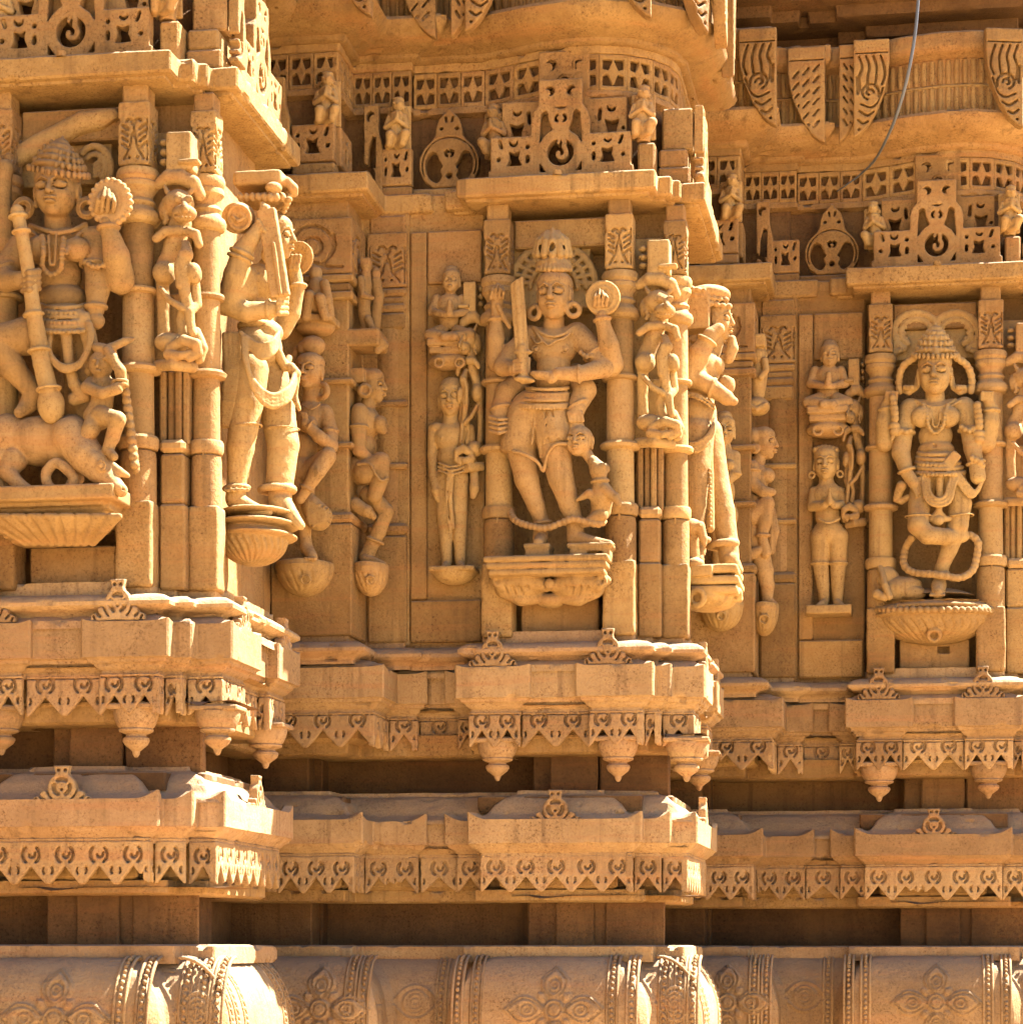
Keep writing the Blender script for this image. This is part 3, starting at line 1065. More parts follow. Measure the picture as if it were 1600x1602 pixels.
def build_pillar(name, label, b, cx, yf, w, r, z0=.797, zt=1.863, block=True, group=None):
    """pillar with a carved square capital, turned shaft with rings and a square base; front plane yf"""
    t = thing(name, label, 'pillar', b, (cx, yf + w / 2, z0), group=group)
    k = (zt - z0) / (1.863 - .797)
    z = lambda q: z0 + (q - .797) * k
    cy = yf + w / 2
    key = ('cap', round(w, 3), round(k, 2))
    me = cached(key, lambda: carved_block('capital_block', w, w, (1.863 - 1.724) * k, leaf_grooves, seed=int(w * 977)))
    part('capital_block', me, STONE, t, (cx, yf, z(1.724)))
    P = Pile(); P.add(*rbox(cx - w * .40, cx + w * .40, yf + w * .12, yf + w, z(1.863) - .002, 1.905))
    part('neck_block', P.mesh('neck_block'), STONE, t)
    for nm, (v, q) in round_parts(r, cx, cy, z):
        P = Pile(); P.add(v, q)
        part(nm, P.mesh(nm, 32), STATUE, t)
    P = Pile()
    P.add(*lathe([(r * .8, z(1.135)), (w * .60, z(1.133)), (w * .65, z(1.127)), (w * .65, z(1.110)), (w * .60, z(1.103)), (w * .3, z(1.100))], 26, cx, cy))
    part('base_band', P.mesh('base_band', 30), STATUE, t)
    P = Pile()
    P.add(*lathe([(w * .3, z(1.106)), (w * .545, z(1.098)), (w * .57, z(1.085)), (w * .57, z(.98))], 26, cx, cy))
    part('base_drum', P.mesh('base_drum', 30), STONE, t)
    P = Pile(); P.add(*rbox(cx - w * .015, cx + w * .06, yf - w * .075, yf + w * .1, z(1.088), z(1.106), .001))
    part('base_tooth', P.mesh('base_tooth'), STONE, t)
    C = Carve((cx - w * .58, yf - w * .06, z(.797)), (cx + w * .58, yf + w * 1.1, z(.986)), .0055)
    C.box((cx, yf + w * .52, z(.8915)), (w * .58, w * .58, (z(.986) - z(.797)) / 2), rnd=.004)
    C.rough(.0014, 30, int(abs(cx) * 100) + b)
    part('base_block', C.mesh('base_block'), STONE, t)
    return t

def build_post(b):
    """ribbed post carrying the rearing lion between the two right pillars"""
    t = thing('ribbed_post', 'slim ribbed post under the rearing lion, right of %s' % WHO[b], 'post', b, (.232, .06, .797))
    for i, x in enumerate((.206, .2235, .241, .2575)):
        P = Pile(); P.add(*rbox(x - .0075, x + .0075, .062 + .006 * (i % 2), .12, 1.12, 1.285, .004))
        part('rib', P.mesh('rib'), STONE, t)
    P = Pile(); P.add(*rbox(.203, .262, .042, .12, 1.100, 1.128, .009))
    part('band', P.mesh('band'), STATUE, t)
    P = Pile(); P.add(*rbox(.204, .258, .052, .12, .988, 1.098, .005))
    part('base_block', P.mesh('base_block'), STONE, t)
    P = Pile(); P.add(*rbox(.202, .2615, .049, .12, .797, .9865, .005))
    part('base_block', P.mesh('base_block'), STONE, t)

def build_square_pillar(b):
    """the two engaged pillars that step back beside the bay's left edge"""
    t = thing('corner_pier', 'square pier with scroll capital and collars left of panel beside %s' % WHO[b], 'pier', b, (-.61, -.02, .797))
    x0, x1, y0, y1 = -.72, -.508, -.10, .08
    me = cached('pierblock', lambda: carved_block('capital_block', x1 - x0, y1 - y0 - .02, .142, scroll_grooves, seed=3))
    part('capital_block', me, STONE, t, ((x0 + x1) / 2, y0, 1.715))
    def bx(nm, e, za, zb, mat=STONE, bev=.004):
        P = Pile(); P.add(*rbox(x0, x1 + e, y0 - e, y1, za, zb, bev))
        part(nm, P.mesh(nm), mat, t)
    bx('neck_block', -.02, 1.857, 1.905)
    bx('capital_ring', .004, 1.694, 1.713)
    bx('capital_ring', -.006, 1.672, 1.692)
    bx('capital_ring', .002, 1.650, 1.670)
    bx('shaft', -.018, 1.452, 1.648)
    bx('collar', .003, 1.436, 1.450, bev=.005)
    bx('shaft', -.018, 1.290, 1.434)
    bx('collar', .003, 1.274, 1.288, bev=.005)
    bx('shaft', -.018, 1.112, 1.272)
    bx('base_band', .004, 1.084, 1.110, bev=.009)
    bx('base_block', 0, .797, 1.082)
    t = thing('corner_pier', 'narrow rounded pier with leafy capital in the corner beside %s' % WHO[b], 'pier', b, (-.45, .1, .797))
    cx, w = -.452, .105
    me = cached('pierblock2', lambda: carved_block('capital_block', w, .07, .140, leaf_grooves, seed=9))
    part('capital_block', me, STONE, t, (cx, .06, 1.718))
    P = Pile(); P.add(*rbox(cx - w * .45, cx + w * .45, .07, .14, 1.856, 1.905)); part('neck_block', P.mesh('neck_block'), STONE, t)
    def bx2(nm, e, za, zb, bev=.004):
        P = Pile(); P.add(*rbox(cx - w / 2 - e, cx + w / 2 + e, .06 - e, .14, za, zb, bev))
        part(nm, P.mesh(nm), STONE, t)
    bx2('capital_ring', -.002, 1.696, 1.716, .008)
    bx2('capital_ring', -.010, 1.678, 1.695, .006)
    bx2('capital_ring', -.004, 1.655, 1.677, .008)
    bx2('capital_ring', -.006, 1.610, 1.653, .006)
    for nm, za, zb in (('shaft', 1.424, 1.612), ('shaft', 1.262, 1.408), ('shaft', 1.108, 1.246)):
        P = Pile(); P.add(*lathe([(.046, za), (.046, zb)], 24, cx, .112)); part(nm, P.mesh(nm), STONE, t)
    bx2('collar', .002, 1.408, 1.424, .005)
    bx2('collar', .002, 1.246, 1.262, .005)
    bx2('base_band', .003, 1.076, 1.106, .009)
    bx2('base_block', -.001, .797, 1.074, .005)

# ================================================================== eave
def build_eave(b):
    t = thing('stone_eave', 'projecting flat stone eave over %s' % WHO[b], 'eave', b, (0, 0, 1.89))
    pr = [(-.14, 1.972), (-.03, 1.966), (-.004, 1.960), (.0, 1.956), (.0, 1.916), (-.004, 1.911), (-.018, 1.909), (-.019, 1.903), (-.030, 1.901), (-.20, 1.897)]
    part('slab', sweep('slab', E_PLAN, pr, seed=90 + b, chips=.8), STONE, t)
    P = Pile(); P.add(*tube([(.008, -.037, 1.955), (.008, -.037, 1.966), (.008, -.034, 1.971)], [.012, .011, .003], 10))
    part('boss', P.mesh('boss'), STONE, t)


def build_core(b):
    plan = [(-.92, .22), (-.66, .22), (-.66, .30), (.09, .30), (.09, .82), (.03, .82), (.03, 1.237)]
    t = thing('temple_wall', 'rough inner masonry deep behind %s' % WHO[b], 'wall', b, (0, 0, -EYE))
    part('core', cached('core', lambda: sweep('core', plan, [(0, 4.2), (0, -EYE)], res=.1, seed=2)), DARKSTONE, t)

R1_PLAN = offset_plan(R1_PLAN, -.11)

for _b in (0, *BAYS, 4):                      # the outer two stand beyond the picture's edges
    build_core(_b)
    build_base(_b)
    build_recess(_b)
    build_lower_cornice(_b)
    build_upper_cornice(_b)
    build_wall(_b)
    build_square_pillar(_b)
    build_pillar('round_pillar', 'round pillar with leaf-carved capital on the left side of %s' % WHO[_b], _b, -.153, .0, .069, .0335)
    build_pillar('round_pillar', 'round pillar with leaf-carved capital on the right side of %s' % WHO[_b], _b, .159, .0, .071, .0345)
    build_pillar('round_pillar', 'corner round pillar beyond the lion, at the right corner near %s' % WHO[_b], _b, .2935, .08, .060, .030)
    build_post(_b)
    build_eave(_b)
# ================================================================== frieze over the eave
FR_PLAN = [(-.75, -.05), (-.555, -.05), (-.555, .12), (-.40, .12), (-.40, .15), (-.21, .15), (-.13, .122), (-.05, .090), (.03, .072), (.10, .074), (.17, .095), (.23, .14), (.268, .20), (.285, .27), (.285, .65), (.20, .65), (.20, .967)]

def lattice_fn(w, h):
    def fn(U, V):
        d = sd_box(U, V, 0, w, 0, h)
        u, v = np.abs(U - w / 2), np.abs(V - h * .5)
        hole = np.maximum(u - w * .37, v - h * .36)
        diamond = (u / (w * .20) + v / (h * .40) - 1) * (w * .17)
        waist = (v - .42 * np.maximum(u - w * .06, 0) - .0012) * .8
        hole = np.maximum(hole, np.maximum(-diamond, -waist))
        return d, hole, .03
    return fn

def lattice_tile():
    return panel('lattice_tile', 0, .060, 0, .092, .018, lattice_fn(.060, .092), vox=.0026, rnd=.0015, seed=8)

def both(f, U, V):
    """shape mirrored about u=0"""
    return f(np.abs(U), V)

def screen_fn(U, V):
    A = np.abs(U)
    d = sd_box(A, V, -1, .186, -.022, .010)
    d = np.minimum(d, sd_box(A, V, -1, .180, 0, .095))
    d = np.minimum(d, sd_poly(A, V, [(-.01, 0), (.076, 0), (.076, .135), (.070, .155), (.056, .172), (.056, .236), (-.01, .236)]))
    g = sd_poly(A, V, [(.055, .072), (.050, .150), (.040, .158), (.033, .152), (.030, .132), (.020, .108), (.044, .090)])
    ringhole = sd_circ(U, V, (0, .050), .034)
    spiral = sd_line(U, V, [(0, .092), (.010, .075)] + arc((0, .047), .017, 60, -200, 16, .006)) - .0055
    spiral = np.minimum(spiral, sd_line(U, V, [(0, .092), (-.006, .074)]) - .004)
    g = np.minimum(g, np.maximum(ringhole, -spiral))
    g = np.minimum(g, sd_poly(A, V, [(.036, .0), (.055, .0), (.055, .028), (.046, .014)]) + .001)
    g = np.minimum(g, np.maximum(sd_circ(A, V, (.0, .196), .036), -sd_circ(A, V, (.010, .204), .038)) + .001)
    g = np.minimum(g, sd_line(A, V, arc((.004, .137), .009, 60, -60, 5)) - .0034)
    g = np.minimum(g, np.maximum(sd_circ(A, V, (.028, .207), .012), -sd_circ(A, V, (.036, .202), .010)))
    # wings: square opening with curved sides, crescents and dots
    sq = sd_poly(A, V, [(.100, .020), (.108, .038), (.104, .058), (.119, .052), (.134, .058), (.131, .038), (.139, .020)])
    g = np.minimum(g, sq)
    g = np.minimum(g, np.maximum(sd_circ(A, V, (.121, .080), .011), -sd_circ(A, V, (.121, .086), .010)))
    g = np.minimum(g, sd_seg(A, V, (.152, .068), (.158, .084)) - .0042)
    g = np.minimum(g, sd_circ(A, V, (.160, .038), .0055))
    g = np.minimum(g, sd_circ(A, V, (.085, .068), .0055))
    g = np.minimum(g, sd_seg(A, V, (.085, .030), (.085, .042)) - .005)
    base = np.maximum(np.abs(V + .016) - .0022, A - .17)
    g = np.minimum(g, base)
    return d, g, .05

def tier_fn(U, V):
    A = np.abs(U)
    d = sd_box(A, V, .06, .162, .0, .110)
    d = np.minimum(d, sd_poly(A, V, [(-.01, 0), (.066, 0), (.066, .235), (-.01, .235)]))
    sq = sd_poly(A, V, [(.108, .0), (.112, .025), (.104, .055), (.122, .048), (.142, .055), (.134, .025), (.138, .0)])
    g = sq
    g = np.minimum(g, np.maximum(sd_circ(A, V, (.122, .085), .012), -sd_circ(A, V, (.122, .093), .011)))
    g = np.minimum(g, sd_seg(A, V, (.090, .055), (.092, .080)) - .0045)
    g = np.minimum(g, sd_circ(A, V, (.152, .030), .005))
    g = np.minimum(g, np.maximum(sd_circ(A, V, (.034, .200), .014), -sd_circ(A, V, (.042, .195), .012)))
    g = np.minimum(g, np.maximum(sd_circ(A, V, (0, .155), .02), -sd_circ(A, V, (.0, .145), .02)))
    return d, g, .05

def pear_fn(U, V):
    A = np.abs(U)
    d = sd_poly(A, V, [(-.01, 0), (.045, .0), (.066, .018), (.078, .045), (.079, .075), (.066, .102), (.045, .122), (.037, .134), (.034, .158), (.026, .178), (.012, .192), (.0, .207), (-.01, .207)])
    g = sd_poly(A, V, curl([(.018, .030), (.030, .013), (.050, .022), (.062, .046), (.061, .074), (.048, .092), (.034, .088), (.026, .070), (.017, .056), (.024, .044), (.018, .030)], 4)[:-1])
    g = np.minimum(g, np.maximum(np.abs(sd_circ(A, V, (.0, .058), .071)) - .0016, -V + .03))
    rim = np.abs(sd_poly(A, V, [(-.01, .008), (.042, .008), (.060, .022), (.070, .046), (.071, .074), (.060, .096), (.038, .115), (-.01, .115)])) - .0014
    g2 = sd_circ(U, V, (0, .030), .008)
    g = np.minimum(g, g2)
    g = np.minimum(g, np.maximum(sd_circ(A, V, (.0, .122), .034), -sd_circ(A, V, (.008, .130), .036)) + .001)
    g = np.minimum(g, sd_line(A, V, arc((.002, .088), .008, 70, -70, 5)) - .003)
    g = np.minimum(g, sd_circ(A, V, (.020, .152), .005))
    g = np.minimum(g, sd_seg(A, V, (.007, .170), (.010, .182)) - .003)
    return d, g, .05

def wing_fn(U, V):
    d = sd_box(U, V, 0, .112, 0, .095)
    sq = sd_poly(U, V, [(.034, .022), (.042, .040), (.037, .060), (.053, .054), (.068, .060), (.065, .040), (.073, .022)])
    g = sq
    g = np.minimum(g, np.maximum(sd_circ(U, V, (.056, .081), .011), -sd_circ(U, V, (.056, .087), .010)))
    g = np.minimum(g, sd_seg(U, V, (.088, .068), (.093, .084)) - .0042)
    g = np.minimum(g, sd_circ(U, V, (.094, .040), .0065))
    g = np.minimum(g, sd_circ(U, V, (.016, .068), .0055))
    g = np.minimum(g, sd_seg(U, V, (.016, .030), (.016, .044)) - .005)
    return d, g, .05

def half_arch_fn(U, V):
    d = sd_poly(U, V, [(0, 0), (.062, 0), (.062, .13), (.050, .17), (.050, .235), (0, .235)])
    g = sd_poly(U, V, [(.012, .075), (.040, .070), (.040, .15), (.028, .155), (.016, .125)])
    g = np.minimum(g, np.maximum(sd_circ(U, V, (.004, .048), .034), -(sd_line(U, V, arc((.004, .045), .016, 80, -120, 10)) - .006)))
    g = np.minimum(g, np.maximum(sd_circ(U, V, (.022, .205), .014), -sd_circ(U, V, (.030, .198), .012)))
    return d, g, .05

def kneeling_mesh():
    """small kneeling worshipper with joined hands before a pointed back slab"""
    C = Carve((-.045, -.07, 0), (.045, .012, .165), .0024)
    C.chain([(0, -.006, .0, .020), (0, -.006, .06, .028), (0, -.006, .115, .026), (.004, -.006, .15, .010)], .004)
    C.box((0, .006, .07), (.034, .006, .065))
    C.ell((.004, -.034, .125), (.0165, .0175, .020))
    C.ell((.004, -.030, .141), (.017, .017, .009), k=.003)
    C.ell((.007, -.050, .123), (.003, .005, .005))
    for e in (-.006, .012):
        C.ell((e, -.049, .128), (.0042, .004, .003), k=.001)
    C.cone((.003, -.032, .108), (.0, -.030, .095), .009, .014)
    C.chain([(0, -.030, .090, .021), (-.002, -.028, .060, .018), (-.004, -.028, .036, .022)], .006)
    for s in (-1, 1):
        C.chain([(s * .022, -.032, .090, .009), (s * .030, -.038, .062, .0085), (.004, -.058, .076, .0065)], .003)
        C.chain([(s * .010 - .003, -.028, .022, .019), (s * .022 + .008, -.056, .034, .014), (s * .020 + .002, -.052, .010, .010), (s * .012 - .014, -.030, .008, .010)], .004)
    C.cone((.005, -.058, .080), (.007, -.058, .097), .0075, .004)
    for s in (-1, 1):
        C.ring((s * .020 + .003, -.030, .116), .006, .0022, (s, -.6, 0), k=.001)
    C.ring((.002, -.034, .098), .016, .0025, (0, .3, 1), k=.001)
    C.rough(.0008, 70, 5)
    return C.mesh('kneeling')

def leaf_fn(w, h, style):
    """leaf corbel: straight right edge, curved left edge, tip at the bottom right"""
    def fn(U, V):
        pts = [(w, 0), (w, h), (0, h), (.0, h * .80), (.004, h * .62), (w * .14, h * .46), (w * .36, h * .26), (w * .62, h * .10), (w * .86, .006)]
        d = sd_poly(U, V, pts)
        g = np.abs(V - h * .86) - .0014
        if style == 'wave':
            c = (w * .56, h * .45)
            for k in range(4):
                x = w * (.14 + .20 * k)
                g = np.minimum(g, sd_line(U, V, curl([(x + .012, h * .83), (x + .002, h * .72), (x - .001 + .004 * k, h * .62), (x + .008, h * (.53 - .015 * k))])) - .0026)
            g = np.minimum(g, sd_line(U, V, arc(c, w * .27, 200, -70, 16, w * .17)) - .0028)
            g = np.minimum(g, sd_line(U, V, arc(c, w * .12, 180, -90, 10, w * .05)) - .0026)
            g = np.minimum(g, sd_line(U, V, curl([(w * .18, h * .50), (w * .30, h * .36), (w * .52, h * .30), (w * .80, h * .34)])) - .0026)
            g = np.minimum(g, sd_line(U, V, curl([(w * .42, h * .26), (w * .62, h * .22), (w * .84, h * .27)])) - .0026)
            g = np.minimum(g, sd_line(U, V, curl([(w * .60, h * .16), (w * .74, h * .14), (w * .88, h * .18)])) - .0026)
            g = np.minimum(g, sd_seg(U, V, (w * .88, h * .45), (w * .90, h * .62)) - .003)
            g = np.minimum(g, sd_circ(U, V, (w * .84, h * .08), .004))
        else:
            for k in range(6):
                for j in range(3):
                    x, y = w * (.22 + .27 * j), h * (.72 - .115 * k + .03 * j)
                    sl = (x - .007, y - .010), (x + .007, y + .006)
                    g = np.minimum(g, sd_seg(U, V, *sl) - .0028)
        g = np.maximum(g - .0006, d + .004)
        return d, g, .017
    return fn

def leaf_mesh(style):
    w, h = (.108, .280)
    C = panel('leaf_corbel', 0, w, 0, h, .034, leaf_fn(w, h, style), vox=.0027, rnd=.005, seed=7)
    return C

def flute_mesh():
    """one concave flute of the ribbed drum, two registers"""
    P = Pile()
    P.add(*tube([(0, 0, .004), (0, 0, .066)], .0048, 8))
    P.add(*tube([(0, 0, .080), (0, 0, .142)], .0048, 8))
    return P.mesh('rib', 60)

def along(plan, step, start=0.0):
    """points every step along a plan: (x, y, angle of the run)"""
    out = []
    s = start
    for a, c in zip(plan[:-1], plan[1:]):
        dx, dy = c[0] - a[0], c[1] - a[1]
        L = math.hypot(dx, dy)
        while s < L:
            out.append((a[0] + dx * s / L, a[1] + dy * s / L, math.atan2(dy, dx)))
            s += step
        s -= L
    return out

def build_frieze(b):
    t = thing('carved_frieze', 'frieze of pierced screens and diamond lattice above the eave over %s' % WHO[b], 'frieze', b, (0, 0, 1.96))
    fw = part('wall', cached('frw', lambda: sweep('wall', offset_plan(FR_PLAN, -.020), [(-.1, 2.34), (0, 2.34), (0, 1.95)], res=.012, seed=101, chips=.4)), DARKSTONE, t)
    part('fillet', cached('frf', lambda: sweep('fillet', FR_PLAN, [(-.06, 2.318), (.004, 2.318), (.004, 2.297), (-.004, 2.294), (-.02, 2.294)], res=.012, seed=102)), STONE, t)
    part('fillet', cached('frg', lambda: sweep('fillet', FR_PLAN, [(-.06, 2.203), (.001, 2.203), (.004, 2.198), (.004, 2.186), (-.02, 2.180)], res=.012, seed=103)), STONE, t)
    tile = cached('tile', lattice_tile)
    w = .060
    for a, c in zip(FR_PLAN[:-1], FR_PLAN[1:]):
        dx, dy = c[0] - a[0], c[1] - a[1]
        L = math.hypot(dx, dy)
        ang = math.atan2(dy, dx)
        if L < .05 or ang < -.9:
            continue
        n = max(1, round(L / w))
        for k in range(n):
            s = L * k / n
            nx, ny = math.sin(ang), -math.cos(ang)
            part('lattice_tile', tile, STONE, fw, (a[0] + dx * k / n - nx * .016, a[1] + dy * k / n - ny * .016, 2.2025), ang, (L / n / w, 1, 1))
    def pan(nm, key, box, th, fn, loc, rz=0.0, sc=None):
        me = cached(key, lambda: panel(nm, *box, th, fn, vox=.0028, rnd=.003, seed=len(key)))
        return part(nm, me, STONE, t, loc, rz, sc)
    pan('gable_screen', 'screen', (-.187, .187, -.023, .237), .036, screen_fn, (.006, .064, 1.985))
    pan('rear_screen', 'tier', (-.163, .163, 0, .236), .030, tier_fn, (.010, .100, 2.072))
    pan('arch_ornament', 'pear', (-.080, .080, 0, .208), .030, pear_fn, (-.296, .132, 1.982))
    pan('screen_wing', 'wing', (0, .112, 0, .095), .030, wing_fn, (-.668, -.06, 2.005))
    pan('screen_wing', 'wing', (0, .112, 0, .095), .030, wing_fn, (-.470, .105, 1.985), 0, (.72, 1, 1))
    pan('arch_ornament', 'half', (0, .062, 0, .235), .030, half_arch_fn, (-.735, -.06, 1.99), 0, (1, 1, 1))
    pan('arch_ornament', 'half', (0, .062, 0, .235), .030, half_arch_fn, (-.515, .100, 1.96), 0, (.78, 1, 1.0))
    pan('side_screen', 'screen', (-.187, .187, -.023, .237), .036, screen_fn, (.310, .40, 1.985), SIDE)
    pan('side_screen', 'wing', (0, .112, 0, .095), .030, wing_fn, (-.575, -.055, 2.0), SIDE, (1.1, 1, 1.05))
    P = Pile(); P.add(*rbox(-.668, -.556, -.085, -.04, 1.975, 2.003)); part('base_strip', P.mesh('base_strip'), STONE, t)
    P = Pile(); P.add(*rbox(-.40, -.20, .105, .15, 1.955, 1.981)); part('base_strip', P.mesh('base_strip'), STONE, t)
    P = Pile(); P.add(*rbox(-.47, -.39, .080, .15, 1.955, 1.983)); part('base_strip', P.mesh('base_strip'), STONE, t)
    # plain blocks stacked at the right corner
    for x0, x1, y0, z0, z1 in ((.200, .245, .06, 1.962, 2.058), (.248, .330, .10, 1.962, 2.005), (.250, .322, .105, 2.007, 2.052), (.256, .335, .125, 2.054, 2.163)):
        P = Pile(); P.add(*rbox(x0, x1, y0, .24, z0, z1, .005)); part('corner_block', P.mesh('corner_block'), STONE, t)
    # the same stack on the right-hand face, pierced plates seen edge on
    pan('side_screen', 'half', (0, .062, 0, .235), .030, half_arch_fn, (.338, .13, 1.985), SIDE, (1, .8, .78))

def build_worshippers(b):
    me = cached('kneel', kneeling_mesh)
    spots = [((.213, .085, 2.068), 1, 'right of the gable screen over %s'),
             ((-.172, .10, 2.045), -1, 'left of the gable screen over %s')]
    if b > 1:
        spots += [((-.578, -.055, 2.098), 1, 'on the corner wing far left of %s'),
                  ((-.428, .105, 2.078), 1, 'beside the pear-shaped ornament, left of %s')]
    if b == 3:
        spots = spots[:3]
    for loc, s, where in spots:
        single('kneeling_statuette', me, STATUE, 'small kneeling stone worshipper ' + where % WHO[b], 'statuette', b, loc, 0.0, (s * .9, .95, .9), group='kneeling worshippers in the frieze')

# ================================================================== flared cornice above the frieze
def build_flare(b):
    t = thing('flared_cornice', 'flaring curved cornice with ribbed band and leaf corbels high above %s' % WHO[b], 'cornice', b, (0, 0, 2.31))
    cove = [(-.05, 2.312), (.012, 2.316), (.022, 2.322), (.024, 2.330), (.045, 2.336), (.075, 2.345), (.098, 2.358), (.112, 2.374), (.118, 2.388), (.112, 2.398), (.07, 2.404), (.062, 2.415)]
    part('cove', cached('cove', lambda: sweep('cove', FR_PLAN, cove, res=.011, seed=111, angle=40)), STONE, t)
    drum = [(.062, 2.41), (.062, 2.560), (.075, 2.566), (.095, 2.572), (.104, 2.585), (.104, 2.622), (.098, 2.628), (-.06, 2.634)]
    dr = part('drum', cached('drum', lambda: sweep('drum', FR_PLAN, drum[::-1], res=.012, seed=112, angle=40)), STONE, t)
    ribp = offset_plan(FR_PLAN, .062)
    def ribs():
        P = Pile()
        for x, y, a in along(ribp, .0235):
            for z0, z1 in ((2.412, 2.478), (2.488, 2.556)):
                P.add(*tube([(x, y, z0), (x, y, (z0 + z1) / 2), (x, y, z1)], [.0075, .0096, .0075], 8))
        P.add(*tube([(x, y, 2.483) for x, y, a in along(ribp, .02)], .005, 6))
        return P.mesh('ribbed_band', 60)
    part('ribbed_band', cached('ribs', ribs), STONE, dr)
    lw, lh = cached('leafw', lambda: leaf_mesh('wave')), cached('leafh', lambda: leaf_mesh('slit'))
    # (x, y, turn, mirrored, pattern): straight edge at x
    for x, y, rz, mir, me in ((-.442, -.145, 0, 1, lw), (-.312, .030, 0, 1, lh), (-.272, .030, 0, -1, lh), (-.203, -.002, 0, -1, lw), (.240, -.020, .25, 1, lw), (.352, .105, 1.0, 1, lw), (.385, .20, SIDE, 1, lh), (.385, .42, SIDE, -1, lh)):
        w = .098 if me is lw else .092
        dx, dy = math.cos(rz), math.sin(rz)
        o = (x - dx * .108, y - dy * .108) if mir > 0 else (x + dx * .108 * .70, y + dy * .108 * .70)
        part('leaf_corbel', me, STONE, dr, (o[0], o[1], 2.335), rz, (1, 1, 1) if mir > 0 else (-.70 if me is lh else -.95, 1, 1))
    # the dark gap above and the next stepped slabs
    top = [(-.12, 2.62), (-.12, 2.665), (-.02, 2.668), (-.02, 2.70), (.06, 2.704), (.065, 2.735), (.12, 2.742), (.125, 2.80), (.18, 2.806), (.18, 2.90), (-.2, 2.95)]
    pl = [(-.75, .05), (-.53, .05), (-.53, .10), (-.45, .10), (-.45, .16), (-.30, .16), (-.30, .12), (-.22, .12), (-.22, .08), (.26, .08), (.26, .15), (.285, .15), (.285, .65), (.20, .65), (.20, 1.067)]
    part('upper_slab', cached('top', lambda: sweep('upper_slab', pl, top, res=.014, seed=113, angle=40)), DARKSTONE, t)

for _b in (0, *BAYS, 4):
    build_frieze(_b)
    build_flare(_b)
for _b in BAYS:
    build_worshippers(_b)

def build_wire():
    pts = [(1437, -40, -.42), (1436, 0, -.42), (1430, 60, -.42), (1418, 125, -.40), (1402, 180, -.34), (1385, 220, -.24), (1368, 250, -.10), (1345, 273, .02), (1325, 288, .06), (1309, 299, .118)]
    path = [pt(px, py, y, 3) for px, py, y in pts]
    fine = []
    for i in range(len(path) - 1):
        p0, p1, p2, p3 = path[max(i - 1, 0)], path[i], path[i + 1], path[min(i + 2, len(path) - 1)]
        for k in range(6):
            u = k / 6
            fine.append(.5 * ((2 * p1) + (-p0 + p2) * u + (2 * p0 - 5 * p1 + 4 * p2 - p3) * u * u + (-p0 + 3 * p1 - 3 * p2 + p3) * u ** 3))
    fine.append(path[-1])
    n = len(fine)
    P = Pile()
    P.add(*tube(fine, [.0044 * (1 - .62 * max(0, (i / n - .45) / .55)) for i in range(n)], 10))
    single('cable', P.mesh('cable', 60), WIRE, 'grey cable hanging in front of the ribbed band at upper right', 'cable', 3)
build_wire()
